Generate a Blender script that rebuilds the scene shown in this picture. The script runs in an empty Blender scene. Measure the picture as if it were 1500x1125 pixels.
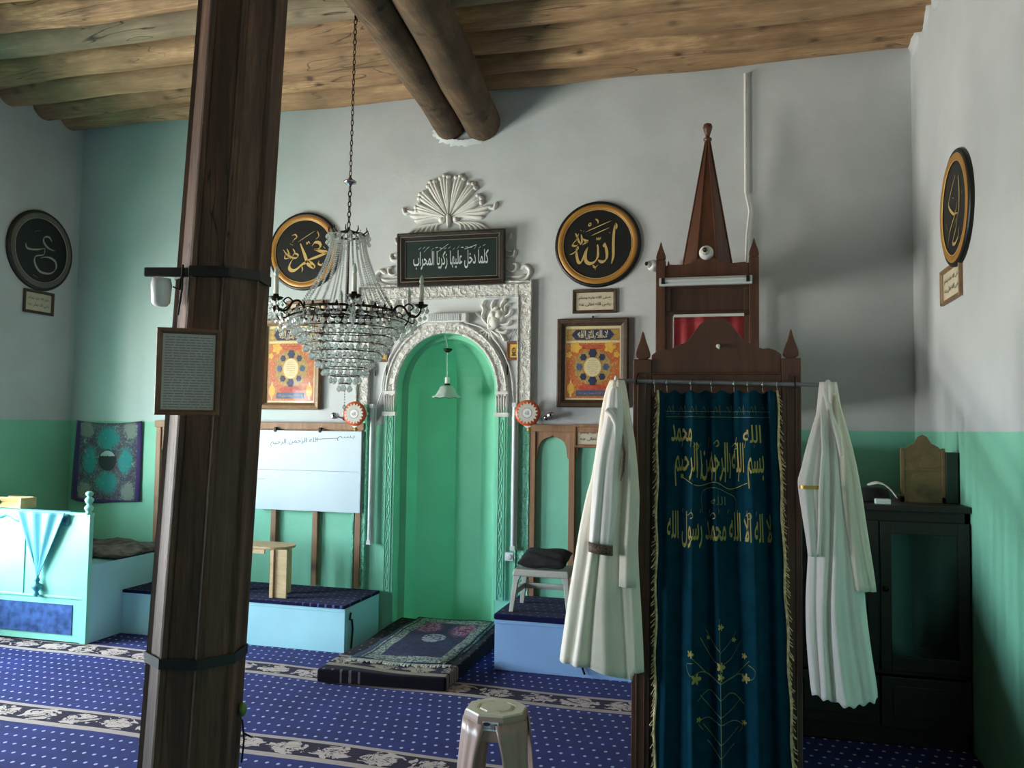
import bpy, bmesh, math, random
from mathutils import Vector, Matrix
random.seed(7)
S = bpy.context.scene
C = S.collection
PI = math.pi
R = math.radians

# ------------------------------------------------------------------ camera
YAW, PITCH, ROLL, FPX, EYE = R(15.1), R(3.05), R(0.8), 1220.0, 1.5
_r = Vector((math.cos(YAW), math.sin(YAW), 0)); _f = Vector((-math.sin(YAW), math.cos(YAW), 0)); _u = Vector((0, 0, 1))
_f2 = _f*math.cos(PITCH) + _u*math.sin(PITCH); _u2 = _u*math.cos(PITCH) - _f*math.sin(PITCH)
CR = _r*math.cos(ROLL) + _u2*math.sin(ROLL); CU = _u2*math.cos(ROLL) - _r*math.sin(ROLL); CF = _f2
cam_d = bpy.data.cameras.new('camera'); cam = bpy.data.objects.new('camera', cam_d); C.objects.link(cam)
cam.matrix_world = Matrix(((CR.x, CU.x, -CF.x, 0), (CR.y, CU.y, -CF.y, 0), (CR.z, CU.z, -CF.z, EYE), (0, 0, 0, 1)))
cam_d.sensor_width = 36; cam_d.lens = FPX/1500*36; cam_d.clip_start = 0.02
S.camera = cam

def hit(px, py, ax, v):
    """point of the photograph's pixel on the plane ax = v (a real wall, floor or front of a thing)"""
    d = CR*((px-750)/FPX) - CU*((py-562.5)/FPX) + CF
    i = 'XYZ'.index(ax); o = Vector((0, 0, EYE))
    return o + d*((v-o[i])/d[i])
def proj(p):
    d = Vector(p) - Vector((0, 0, EYE)); z = d.dot(CF)
    return 750+FPX*d.dot(CR)/z, 562.5-FPX*d.dot(CU)/z

# ------------------------------------------------------------------ light
EXPOSURE = 2.1
SKY, GROUND = 10.0, 9.0
w = bpy.data.worlds.new('world'); S.world = w; w.use_nodes = True
nt = w.node_tree; nt.nodes.clear()
o_ = nt.nodes.new('ShaderNodeOutputWorld'); bg = nt.nodes.new('ShaderNodeBackground')
tc = nt.nodes.new('ShaderNodeTexCoord'); sp = nt.nodes.new('ShaderNodeSeparateXYZ'); cr = nt.nodes.new('ShaderNodeValToRGB')
nt.links.new(tc.outputs['Generated'], sp.inputs[0])
ma = nt.nodes.new('ShaderNodeMath'); ma.operation = 'MULTIPLY_ADD'; ma.inputs[1].default_value = .5; ma.inputs[2].default_value = .5
nt.links.new(sp.outputs[2], ma.inputs[0]); nt.links.new(ma.outputs[0], cr.inputs[0]); nt.links.new(cr.outputs[0], bg.inputs[0]); nt.links.new(bg.outputs[0], o_.inputs[0])
cr.color_ramp.elements[0].position = .47; cr.color_ramp.elements[0].color = (1.15, 1.08, .98, 1)
cr.color_ramp.elements[1].position = .53; cr.color_ramp.elements[1].color = (.76, .92, 1.08, 1)
bg.inputs[1].default_value = SKY
S.view_settings.view_transform = 'Standard'; S.view_settings.look = 'None'; S.view_settings.gamma = 1
S.view_settings.exposure = EXPOSURE; S.view_settings.use_curve_mapping = False
S.cycles.max_bounces = 8; S.cycles.diffuse_bounces = 5; S.cycles.glossy_bounces = 3; S.cycles.transmission_bounces = 8
S.cycles.transparent_max_bounces = 12; S.cycles.use_denoising = True; S.cycles.sample_clamp_indirect = 8
S.cycles.caustics_reflective = False; S.cycles.caustics_refractive = False
# windows of the left wall: (y0, y1, z0, z1); each gets a sampling portal in its outer opening
XL, XR, YB, YR, ZC = -5.3, 1.08, 5.7, -3.2, 4.14
WINS = [(3.1, 4.45, .5, 2.05), (.7, 2.0, .5, 2.05)]
WT = .55
for y0, y1, z0, z1 in WINS:
    l = bpy.data.lights.new('window_portal', 'AREA'); l.shape = 'RECTANGLE'; l.size = z1-z0+.1; l.size_y = y1-y0+.1
    l.cycles.is_portal = True
    lo = bpy.data.objects.new('window_portal', l); C.objects.link(lo)
    lo.location = (XL-WT-.03, (y0+y1)/2, (z0+z1)/2); lo.rotation_euler = (0, R(-90), 0)

# ------------------------------------------------------------------ materials
def lin(c):
    return tuple(((v/255)/12.92 if v/255 <= .04045 else ((v/255+.055)/1.055)**2.4) for v in c[:3]) + (1,)
class NT:
    def __init__(s, name):
        s.m = bpy.data.materials.new(name); s.m.use_nodes = True; s.t = s.m.node_tree
        s.b = s.t.nodes['Principled BSDF']
    def n(s, kind, **kw):
        x = s.t.nodes.new('ShaderNode'+kind)
        for k, v in kw.items():
            if k.startswith('_'): setattr(x, k[1:], v)
            else: x.inputs[k].default_value = v
        return x
    def l(s, a, b): s.t.links.new(a, b)
    def math(s, op, a, b=None, c=None, clamp=False):
        x = s.t.nodes.new('ShaderNodeMath'); x.operation = op; x.use_clamp = clamp
        for i, v in enumerate((a, b, c)):
            if v is None: continue
            if isinstance(v, (int, float)): x.inputs[i].default_value = v
            else: s.l(v, x.inputs[i])
        return x.outputs[0]
    def mix(s, f, a, b):
        x = s.t.nodes.new('ShaderNodeMix'); x.data_type = 'RGBA'
        for i, v in ((0, f), (6, a), (7, b)):
            if isinstance(v, (int, float)): x.inputs[i].default_value = v
            elif isinstance(v, tuple): x.inputs[i].default_value = v
            else: s.l(v, x.inputs[i])
        return x.outputs[2]
    def coords(s, world=False, scale=(1, 1, 1)):
        if world: o = s.n('NewGeometry').outputs['Position']
        else: o = s.n('TexCoord').outputs['Object']
        mp = s.n('Mapping'); mp.inputs['Scale'].default_value = scale; s.l(o, mp.inputs[0]); return mp.outputs[0]
    def noise(s, vec, scale, detail=3, rough=.5, dist=0):
        x = s.n('TexNoise', Scale=scale, Detail=detail, Roughness=rough, Distortion=dist); s.l(vec, x.inputs['Vector']); return x.outputs[0]
    def ramp(s, f, *stops):
        x = s.n('ValToRGB'); e = x.color_ramp.elements
        while len(e) < len(stops): e.new(.5)
        for k, (p, c) in enumerate(stops): e[k].position = p; e[k].color = c if len(c) == 4 else c+(1,)
        s.l(f, x.inputs[0]); return x.outputs[0]
    def bump(s, h, strength, dist=.01):
        x = s.n('Bump', Strength=strength, Distance=dist); s.l(h, x.inputs['Height']); s.l(x.outputs[0], s.b.inputs['Normal'])
def mat(name, col, rough=.6, metal=0, var=.12, vscale=6, bump=0, bscale=60, sheen=0, coat=0, trans=0, ior=1.5, alpha=1, spec=.5):
    k = NT(name); c = lin(col)
    if var:
        v = k.noise(k.coords(), vscale, 4)
        d = tuple(x*(1-var*1.6) for x in c[:3])+(1,); h = tuple(min(1, x*(1+var)) for x in c[:3])+(1,)
        k.l(k.ramp(v, (.3, d), (.7, h)), k.b.inputs['Base Color'])
    else: k.b.inputs['Base Color'].default_value = c
    k.b.inputs['Roughness'].default_value = rough; k.b.inputs['Metallic'].default_value = metal
    k.b.inputs['Specular IOR Level'].default_value = spec
    if sheen: k.b.inputs['Sheen Weight'].default_value = sheen
    if coat: k.b.inputs['Coat Weight'].default_value = coat
    if trans: k.b.inputs['Transmission Weight'].default_value = trans; k.b.inputs['IOR'].default_value = ior
    if bump: k.bump(k.noise(k.coords(), bscale, 5), bump)
    return k.m
def wood(name, light, dark, rough=.6, stretch=(1, 12, 12), scale=3, knots=0, bump=.25, cracks=0, coat=0, world=False):
    """grain along the axis whose stretch is smallest"""
    k = NT(name); v = k.coords(world, stretch)
    n1 = k.noise(v, scale, 8, .65, .6); n2 = k.noise(v, scale*6, 4, .7)
    f = k.math('ADD', k.math('MULTIPLY', n1, .7), k.math('MULTIPLY', n2, .3))
    col = k.ramp(f, (.33, lin(dark)), (.52, lin(tuple((a+b)/2 for a, b in zip(light, dark)))), (.66, lin(light)))
    h = f
    if knots:
        s2 = tuple(max(.35*x, 1) if x > 1 else 1 for x in stretch)
        vo = k.n('TexVoronoi', Scale=knots, Randomness=1.0); k.l(k.coords(world, (1.0, 1.6, 1.6)), vo.inputs['Vector'])
        nd = k.math('ADD', vo.outputs['Distance'], k.math('MULTIPLY', k.math('SUBTRACT', n2, .5), .25))
        kn = k.ramp(nd, (.07, (1, 1, 1, 1)), (.13, (.45, .45, .45, 1)), (.24, (0, 0, 0, 1)))
        col = k.mix(kn, col, lin(tuple(x*.42 for x in dark)))
    if world:
        rd = k.n('ObjectInfo').outputs['Random']; blot = k.noise(k.coords(True, (1, 1.5, 1.5)), 2.6, 3, .6)
        col = k.mix(k.ramp(blot, (.42, (0, 0, 0, 1)), (.66, (.6, .6, .6, 1))), col, lin(tuple(x*.62 for x in dark)))
        col = k.mix(k.math('MULTIPLY', rd, .45), col, lin(tuple(x*.8 for x in light)))
    if cracks:
        n3 = k.noise(k.coords(world, tuple(x*.45 for x in stretch)), scale*1.3, 2, .4, 1.2)
        cm = k.ramp(n3, (.49, (0, 0, 0, 1)), (.5, (1, 1, 1, 1)), (.515, (0, 0, 0, 1)))
        gate = k.ramp(k.noise(k.coords(world), 1.1, 1), (.5, (0, 0, 0, 1)), (.58, (1, 1, 1, 1)))
        col = k.mix(k.math('MULTIPLY', cm, k.math('MULTIPLY', gate, cracks)), col, lin(tuple(x*.3 for x in dark)))
    k.l(col, k.b.inputs['Base Color']); k.b.inputs['Roughness'].default_value = rough
    if coat: k.b.inputs['Coat Weight'].default_value = coat
    k.bump(h, bump, .01)
    return k.m

def paint(name, zsplit=1.515, white=(208, 213, 214), green=(140, 218, 186), tint=True, bump=.25):
    k = NT(name); g = k.n('NewGeometry').outputs['Position']; s = k.n('SeparateXYZ'); k.l(g, s.inputs[0])
    n = k.noise(g, 2.2, 5); nf = k.noise(g, 14, 5, .6)
    wv = k.ramp(n, (.3, lin(tuple(x*.93 for x in white))), (.7, lin(white)))
    # brown smoke and damp stains in the upper plaster
    st = k.ramp(k.noise(g, .9, 6, .65, .8), (.56, (0, 0, 0, 1)), (.8, (1, 1, 1, 1)))
    wv = k.mix(k.math('MULTIPLY', st, .3), wv, lin((172, 174, 166)))
    if tint:   # mint light on the corner end of the back wall, painted into the colour
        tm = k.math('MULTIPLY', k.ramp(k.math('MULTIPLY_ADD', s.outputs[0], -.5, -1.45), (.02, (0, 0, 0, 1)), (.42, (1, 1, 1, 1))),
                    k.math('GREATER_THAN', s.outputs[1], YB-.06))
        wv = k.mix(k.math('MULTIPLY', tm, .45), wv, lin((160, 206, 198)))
    gv = k.ramp(n, (.3, lin(tuple(x*.93 for x in green))), (.7, lin(green)))
    e = k.math('ADD', s.outputs[2], k.math('MULTIPLY', k.math('SUBTRACT', nf, .5), .012))
    f = k.math('LESS_THAN', e, zsplit)
    k.l(k.mix(f, wv, gv), k.b.inputs['Base Color']); k.b.inputs['Roughness'].default_value = .55
    k.bump(k.math('ADD', n, k.math('MULTIPLY', nf, .25)), bump, .03)
    return k.m

M = {}
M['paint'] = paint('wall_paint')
M['niche'] = mat('niche_green', (138, 220, 184), .5, var=.05, vscale=3, bump=.05, bscale=20)
M['mihrab'] = paint('mihrab_plaster', 1.66, (226, 226, 220), (140, 218, 186), tint=False, bump=.6)
M['plaster'] = mat('white_plaster', (224, 224, 218), .6, var=.06, bump=.15, bscale=40)
def carve():
    k = paint('carved_plaster', 1.66, (226, 226, 220), (140, 218, 186), tint=False)
    t = k.node_tree; b = t.nodes['Principled BSDF']
    g = t.nodes.new('ShaderNodeNewGeometry'); v = t.nodes.new('ShaderNodeTexVoronoi'); v.inputs['Scale'].default_value = 26
    no = t.nodes.new('ShaderNodeTexNoise'); no.inputs['Scale'].default_value = 34; no.inputs['Distortion'].default_value = 2.5
    t.links.new(g.outputs['Position'], no.inputs['Vector']); t.links.new(g.outputs['Position'], v.inputs['Vector'])
    a = t.nodes.new('ShaderNodeMath'); a.operation = 'ADD'; t.links.new(v.outputs['Distance'], a.inputs[0]); t.links.new(no.outputs[0], a.inputs[1])
    bu = t.nodes.new('ShaderNodeBump'); bu.inputs['Strength'].default_value = .85; bu.inputs['Distance'].default_value = .02
    t.links.new(a.outputs[0], bu.inputs['Height']); t.links.new(bu.outputs[0], b.inputs['Normal']); return k
M['carve'] = carve()
M['log'] = wood('ceiling_log_wood', (218, 180, 134), (116, 82, 54), .75, (.7, 7, 7), 2.2, knots=4.2, bump=.5, cracks=.8, world=True)
M['loggrey'] = wood('grey_log_wood', (176, 158, 128), (112, 98, 76), .8, (.7, 7, 7), 2.2, knots=3.6, bump=.6, cracks=1, world=True)
M['beam'] = wood('beam_wood', (128, 104, 76), (70, 54, 38), .8, (7, .7, 7), 2.2, knots=4, bump=.6, cracks=.7, world=True)
M['boards'] = mat('dark_boards', (70, 54, 40), .9)
M['column'] = wood('column_wood', (126, 90, 68), (54, 38, 29), .65, (12, 12, .8), 2.4, knots=0, bump=.5, cracks=1)
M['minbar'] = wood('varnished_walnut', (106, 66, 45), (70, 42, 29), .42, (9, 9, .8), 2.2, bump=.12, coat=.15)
M['minbar_dark'] = wood('dark_walnut_panel', (84, 54, 38), (58, 37, 27), .5, (9, 9, .8), 2.2, bump=.12)  # darker, uncoated walnut for the panels, jambs and steps
M['pine'] = wood('pine_batten', (176, 138, 104), (136, 98, 70), .55, (10, 10, .7), 2.4, knots=2.0, bump=.15)
M['pinelight'] = wood('light_pine', (226, 196, 150), (196, 160, 114), .5, (.8, 9, 9), 2.6, knots=1.2, bump=.1)
M['fr_brown'] = wood('brown_frame_wood', (92, 72, 54), (58, 45, 34), .45, (6, 6, 6), 3, bump=.1)
M['fr_tan'] = wood('tan_frame_wood', (150, 118, 80), (116, 88, 58), .45, (6, 6, 6), 3, bump=.1)
M['fr_oak'] = wood('oak_frame_wood', (140, 102, 76), (106, 74, 54), .45, (6, 6, 6), 3, bump=.1)
M['fr_black'] = mat('black_brown_frame', (44, 37, 30), .35, var=.3, vscale=30)
M['silverline'] = mat('silver_fillet', (150, 142, 126), .35, .6, var=0)
M['gold'] = mat('gold_leaf', (196, 156, 78), .35, .35, var=.1)
M['goldpaint'] = mat('gold_paint_band', (176, 126, 56), .45, .15, var=.1, vscale=5)
M['goldletter'] = mat('gold_lettering', (206, 176, 106), .45, .2, var=.05)
M['black'] = mat('black_board', (16, 17, 18), .45, var=0)
M['greyband'] = mat('grey_brown_band', (104, 100, 90), .5, var=.1)
M['letter_grey'] = mat('pale_lettering', (170, 168, 152), .5, var=0)
M['letter_white'] = mat('white_lettering', (196, 204, 200), .5, var=0)
M['darkgreen'] = mat('dark_green_field', (16, 38, 34), .4, var=0)
M['paper'] = mat('aged_paper', (206, 196, 170), .6, var=.08, vscale=10)
M['papergrey'] = mat('grey_printed_paper', (204, 190, 190), .6, var=.06, vscale=10)
M['ink'] = mat('ink', (60, 56, 52), .6, var=0)
M['inkgrey'] = mat('pale_ink', (146, 138, 136), .6, var=0)
M['navy'] = mat('navy_print', (40, 50, 84), .5, var=.15, vscale=60)
M['navyblue'] = mat('blue_print', (70, 92, 130), .5, var=.15, vscale=60)
M['yellowprint'] = mat('yellow_print', (222, 176, 70), .5, var=.1, vscale=60)
M['redprint'] = mat('red_print', (190, 78, 56), .5, var=.2, vscale=50)
M['goldprint'] = mat('ochre_print', (176, 148, 84), .5, var=.3, vscale=120)
M['cream'] = mat('cream_print', (220, 208, 164), .5, var=.06, vscale=60)
def orn():
    k = NT('ornament_print'); v = k.coords()
    vo = k.n('TexVoronoi', Scale=55.0); k.l(v, vo.inputs['Vector'])
    n = k.noise(v, 40, 3, .6, 1.5)
    a = k.ramp(n, (.38, lin((186, 84, 48))), (.5, lin((206, 128, 64))), (.56, lin((158, 60, 44))), (.66, lin((196, 160, 84))))
    b = k.ramp(vo.outputs['Distance'], (.16, (1, 1, 1, 1)), (.24, (0, 0, 0, 1)))
    k.l(k.mix(b, a, lin((222, 178, 92))), k.b.inputs['Base Color']); k.b.inputs['Roughness'].default_value = .4; return k.m
M['ornament'] = orn()
M['metal'] = mat('steel_strap', (56, 54, 54), .5, .7, var=.15)
M['iron'] = mat('black_iron', (26, 24, 24), .55, .3, var=0)
M['chrome'] = mat('chrome', (190, 190, 190), .22, 1, var=0)
M['greysteel'] = mat('grey_painted_steel', (132, 134, 138), .4, .5, var=0)
M['bronze'] = mat('dark_bronze', (44, 36, 28), .4, .7, var=.2, vscale=40)
M['whiteplastic'] = mat('white_plastic', (226, 228, 226), .35, var=0)
M['tube'] = mat('unlit_fluorescent_tube', (216, 224, 226), .3, var=0)
M['opal'] = mat('opal_glass', (208, 224, 216), .25, var=0, trans=.25)
M['candle'] = mat('candle_sleeve', (222, 222, 214), .5, var=0)
M['lens'] = mat('camera_lens', (10, 10, 12), .1, var=0, coat=1)
M['teal_panel'] = mat('pale_turquoise_paint', (176, 226, 238), .35, var=.05, vscale=3, bump=.04, bscale=14)
M['blue_panel'] = mat('pale_blue_paint', (150, 186, 232), .35, var=.05, vscale=3, bump=.04, bscale=14)
M['mint_panel'] = mat('mint_green_paint', (150, 226, 208), .35, var=.05, vscale=3, bump=.04, bscale=14)
M['bluetile'] = mat('blue_marbled_panel', (72, 100, 158), .3, var=.4, vscale=16)
M['white_cloth'] = mat('white_robe_cloth', (238, 230, 224), .85, var=.03, sheen=.2, bump=.08, bscale=300)
M['cream_cloth'] = mat('cream_robe_cloth', (236, 224, 206), .85, var=.03, sheen=.2, bump=.08, bscale=300)
M['lace'] = mat('brown_brocade', (104, 84, 66), .7, var=.6, vscale=180)
M['satin'] = mat('teal_satin', (66, 152, 166), .45, var=.06, sheen=.15)
M['red'] = mat('red_cloth', (150, 24, 34), .7, var=.1, sheen=.3)
M['cushion_black'] = mat('charcoal_cushion', (38, 38, 38), .9, var=.25, vscale=30, bump=.3, bscale=120)
M['velvet'] = mat('teal_velvet', (0, 52, 68), .8, var=.15, vscale=20, spec=.08)
M['embroid'] = mat('gold_embroidery', (160, 148, 72), .6, .1, var=.1)
M['embroid_dim'] = mat('dull_gold_thread', (104, 112, 78), .6, .2, var=.1)
M['fringe'] = mat('straw_fringe', (214, 190, 142), .85, var=.3, vscale=60)
M['cabinet'] = wood('cabinet_dark_wood', (44, 33, 27), (26, 20, 17), .5, (9, 9, .8), 2.2, bump=.1)
M['cream_plastic'] = mat('cream_plastic', (198, 192, 180), .4, var=.04)
M['tan_plastic'] = mat('taupe_plastic', (172, 142, 130), .34, var=.05, vscale=3)
M['tan_seat'] = mat('beige_plastic', (212, 202, 178), .45, var=.04)
M['orange'] = mat('orange_glaze', (206, 92, 50), .3, var=.1)
M['greenplastic'] = mat('green_plastic', (112, 140, 70), .4, var=0)
M['whiteboard'] = mat('whiteboard_enamel', (208, 222, 232), .3, var=.03, vscale=2)
M['drywipe'] = mat('grey_marker_ink', (120, 126, 136), .5, var=0)
def glassm(name, rough=0.0, fac=.12, col=(1, 1, 1, 1)):
    k = NT(name); t = k.t; tr = k.n('BsdfTransparent', Color=col); gl = k.n('BsdfGlossy', Roughness=rough); mx = k.n('MixShader'); mx.inputs[0].default_value = fac
    k.l(tr.outputs[0], mx.inputs[1]); k.l(gl.outputs[0], mx.inputs[2]); k.l(mx.outputs[0], t.nodes['Material Output'].inputs['Surface']); t.nodes.remove(k.b); return k.m
M['glass'] = glassm('window_glass', 0, .06)
M['darkglass'] = glassm('cabinet_glass', .08, .05, (.4, .5, .5, 1))
M['pictureglass'] = glassm('picture_glass', .05, .012)
def crystal():
    k = NT('cut_crystal'); t = k.t
    b = k.b; b.inputs['Base Color'].default_value = (.93, .97, .96, 1); b.inputs['Roughness'].default_value = .03
    b.inputs['Transmission Weight'].default_value = .72; b.inputs['IOR'].default_value = 1.52
    tr = k.n('BsdfTransparent', Color=(.94, .97, .96, 1)); mx = k.n('MixShader'); mx.inputs[0].default_value = .68
    k.l(tr.outputs[0], mx.inputs[1]); k.l(b.outputs[0], mx.inputs[2]); k.l(mx.outputs[0], t.nodes['Material Output'].inputs['Surface']); return k.m
M['crystal'] = crystal()

def rugmat(name, base, dot, band, period=1.07, y0=4.49, bw=.235, dotx=.056, doty=.085, bandon=True):
    k = NT(name); g = k.n('NewGeometry').outputs['Position']
    n0 = k.noise(g, 1.3, 3)
    s = k.n('SeparateXYZ'); k.l(g, s.inputs[0]); X, Y = s.outputs[0], s.outputs[1]
    Yw = k.math('ADD', Y, k.math('ADD', k.math('MULTIPLY', X, .018), k.math('MULTIPLY', n0, .03)))
    row = k.math('DIVIDE', Yw, doty); rf = k.math('FLOOR', row)
    xo = k.math('ADD', k.math('DIVIDE', X, dotx), k.math('MULTIPLY', k.math('MODULO', rf, 2.0), .5))
    dx = k.math('ABSOLUTE', k.math('SUBTRACT', k.math('FRACT', xo), .5)); dy = k.math('ABSOLUTE', k.math('SUBTRACT', k.math('FRACT', row), .5))
    dd = k.math('ADD', k.math('POWER', k.math('DIVIDE', dx, .15), 2), k.math('POWER', k.math('DIVIDE', dy, .115), 2))
    dm = k.math('LESS_THAN', dd, 1.0)
    pile = k.noise(g, 260, 2)
    bc = k.ramp(k.noise(g, 5, 4), (.3, lin(tuple(x*.8 for x in base))), (.7, lin(base)))
    # blotched pile underneath
    bc = k.mix(k.math('MULTIPLY', pile, .25), bc, lin(tuple(x*.5 for x in base)))
    col = k.mix(k.math('MULTIPLY', dm, .8), bc, lin(dot))
    if bandon:
        fy = k.math('MULTIPLY', k.math('FRACT', k.math('DIVIDE', k.math('SUBTRACT', Yw, y0-3*period), period)), period)
        ib = k.math('LESS_THAN', fy, bw)
        e1 = k.math('LESS_THAN', fy, .045); e2 = k.math('GREATER_THAN', fy, bw-.032)
        edge = k.math('MAXIMUM', e1, e2)
        mp = k.n('CombineXYZ'); k.l(k.math('MULTIPLY', X, 7.0), mp.inputs[0]); k.l(k.math('MULTIPLY', fy, 9.0), mp.inputs[1])
        fl = k.noise(mp.outputs[0], 1.35, 2, .5, 2.2)
        cc = k.math('ABSOLUTE', k.math('SUBTRACT', k.math('FRACT', k.math('MULTIPLY', X, 4.2)), .5))
        cy = k.math('ABSOLUTE', k.math('SUBTRACT', fy, bw/2+.006))
        blob = k.math('LESS_THAN', k.math('ADD', k.math('POWER', k.math('DIVIDE', cc, .36), 2), k.math('POWER', k.math('DIVIDE', cy, .062), 2)), k.math('MULTIPLY_ADD', k.math('SUBTRACT', fl, .5), 5.0, 1.1))
        bcol = k.mix(k.math('MULTIPLY', blob, k.math('GREATER_THAN', fl, .40)), lin((38, 26, 48)), lin(band))
        bcol = k.mix(k.math('MULTIPLY', k.math('LESS_THAN', k.math('ABSOLUTE', k.math('SUBTRACT', fl, .50)), .014), 1.0), bcol, lin((38, 26, 48)))
        bcol = k.mix(edge, bcol, lin(tuple(x*.9 for x in band)))
        col = k.mix(ib, col, bcol)
    k.l(col, k.b.inputs['Base Color']); k.b.inputs['Roughness'].default_value = .95; k.b.inputs['Sheen Weight'].default_value = .05
    k.b.inputs['Specular IOR Level'].default_value = .1
    k.bump(k.math('ADD', pile, k.math('MULTIPLY', n0, 2)), .35, .01); return k.m
M['carpet'] = rugmat('blue_dotted_carpet', (46, 50, 120), (196, 202, 232), (196, 176, 168))
M['carpet_dark'] = rugmat('navy_dotted_runner', (26, 26, 74), (96, 104, 160), (160, 140, 140), bandon=False)
M['cushion_rug'] = rugmat('black_patterned_carpet', (22, 17, 28), (110, 96, 96), (158, 146, 128), period=5, y0=4.53, bw=.21)

# ------------------------------------------------------------------ mesh collector
class G:
    def __init__(s): s.v = []; s.f = []; s.mi = []; s.sm = []
    def add(s, vs, fs, mi=0, smooth=False):
        b = len(s.v); s.v += [Vector(p) for p in vs]
        for f in fs: s.f.append([b+i for i in f]); s.mi.append(mi); s.sm.append(smooth)
        return s
    def box(s, x0, x1, y0, y1, z0, z1, mi=0):
        return s.add([(x0,y0,z0),(x1,y0,z0),(x1,y1,z0),(x0,y1,z0),(x0,y0,z1),(x1,y0,z1),(x1,y1,z1),(x0,y1,z1)],
              [(0,3,2,1),(4,5,6,7),(0,1,5,4),(1,2,6,5),(2,3,7,6),(3,0,4,7)], mi)
    def quad(s, a, b, c, d, mi=0): return s.add([a, b, c, d], [(0, 1, 2, 3)], mi)
    def bar(s, p, q, w, h, mi=0, up=(0, 0, 1)):
        p, q = Vector(p), Vector(q); d = (q-p).normalized(); u = Vector(up)
        if abs(d.dot(u)) > .95: u = Vector((0, 1, 0))
        a = d.cross(u).normalized()*w/2; b = a.cross(d).normalized()*h/2
        return s.add([p-a-b, p+a-b, p+a+b, p-a+b, q-a-b, q+a-b, q+a+b, q-a+b],
              [(0,3,2,1),(4,5,6,7),(0,1,5,4),(1,2,6,5),(2,3,7,6),(3,0,4,7)], mi)
    def tube(s, pts, r, n=10, mi=0, caps=True, closed=False):
        pts = [Vector(p) for p in pts]; m = len(pts); rs = r if isinstance(r, (list, tuple)) else [r]*m
        ref = None; vs = []; fs = []
        for i, p in enumerate(pts):
            if closed: d = (pts[(i+1) % m]-pts[i-1]).normalized()
            else: d = (pts[min(i+1, m-1)]-pts[max(i-1, 0)]).normalized()
            if ref is None: ref = d.orthogonal().normalized()
            ref = (ref-d*ref.dot(d)).normalized(); b = d.cross(ref)
            for k in range(n):
                a = 2*PI*k/n; vs.append(p+(ref*math.cos(a)+b*math.sin(a))*rs[i])
        for i in range(m if closed else m-1):
            j = (i+1) % m
            for k in range(n):
                fs.append((i*n+k, i*n+(k+1) % n, j*n+(k+1) % n, j*n+k))
        s.add(vs, fs, mi, True)
        if caps and not closed:
            s.add([vs[k] for k in range(n)], [tuple(reversed(range(n)))], mi); s.add([vs[(m-1)*n+k] for k in range(n)], [tuple(range(n))], mi)
        return s
    def lathe(s, prof, c=(0, 0, 0), n=20, mi=0, smooth=True, ax='Z', sx=1, sy=1, a0=0, cap=True):
        vs = []; fs = []; m = len(prof)
        for r, z in prof:
            for k in range(n):
                a = 2*PI*k/n+a0; x, y = r*math.cos(a)*sx, r*math.sin(a)*sy
                vs.append({'Z': (c[0]+x, c[1]+y, c[2]+z), 'Y': (c[0]+x, c[1]+z, c[2]+y), 'X': (c[0]+z, c[1]+x, c[2]+y)}[ax])
        for i in range(m-1):
            for k in range(n): fs.append((i*n+k, i*n+(k+1) % n, (i+1)*n+(k+1) % n, (i+1)*n+k))
        if cap and prof[0][0] > 1e-5: fs.append(tuple(reversed(range(n))))
        if cap and prof[-1][0] > 1e-5: fs.append(tuple((m-1)*n+k for k in range(n)))
        return s.add(vs, fs, mi, smooth)
    def prism(s, poly, y0, y1, mi=0, ax='Y'):
        """extrude an (x,z) outline from y0 to y1"""
        n = len(poly)
        def P(a, b, t): return {'Y': (a, t, b), 'X': (t, a, b), 'Z': (a, b, t)}[ax]
        vs = [P(a, b, y0) for a, b in poly]+[P(a, b, y1) for a, b in poly]
        fs = [tuple(range(n)), tuple(reversed(range(n, 2*n)))]+[(i, n+i, n+(i+1) % n, (i+1) % n) for i in range(n)]
        return s.add(vs, fs, mi)
    def frame(s, w, h, t, d, y=0, mi=0, cz=0):
        """picture frame rails with mitred, sloped faces; back at y, front toward -Y"""
        o = [(-w/2, -h/2), (w/2, -h/2), (w/2, h/2), (-w/2, h/2)]
        def ring(i, yy): return [((abs(x)-i)*math.copysign(1, x), yy, (abs(z)-i)*math.copysign(1, z)+cz) for x, z in o]
        R_ = [ring(0, y), ring(0, y-d*.8), ring(t*.15, y-d), ring(t*.6, y-d*.9), ring(t, y-d*.45), ring(t, y)]
        vs = sum(R_, []); fs = []
        for i in range(len(R_)-1):
            for k in range(4): fs.append((i*4+k, i*4+(k+1) % 4, (i+1)*4+(k+1) % 4, (i+1)*4+k))
        return s.add(vs, fs, mi)
    def plate(s, w, h, y, mi=0, cx=0, cz=0):
        return s.quad((cx-w/2, y, cz-h/2), (cx+w/2, y, cz-h/2), (cx+w/2, y, cz+h/2), (cx-w/2, y, cz+h/2), mi)
    def disc(s, rx, rz, y, mi=0, cx=0, cz=0, n=32, fn=None):
        vs = []
        for k in range(n):
            a = 2*PI*k/n; q = fn(a) if fn else 1
            vs.append((cx+rx*q*math.cos(a), y, cz+rz*q*math.sin(a)))
        return s.add([(cx, y, cz)]+vs, [(0, 1+k, 1+(k+1) % n) for k in range(n)], mi)
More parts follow.
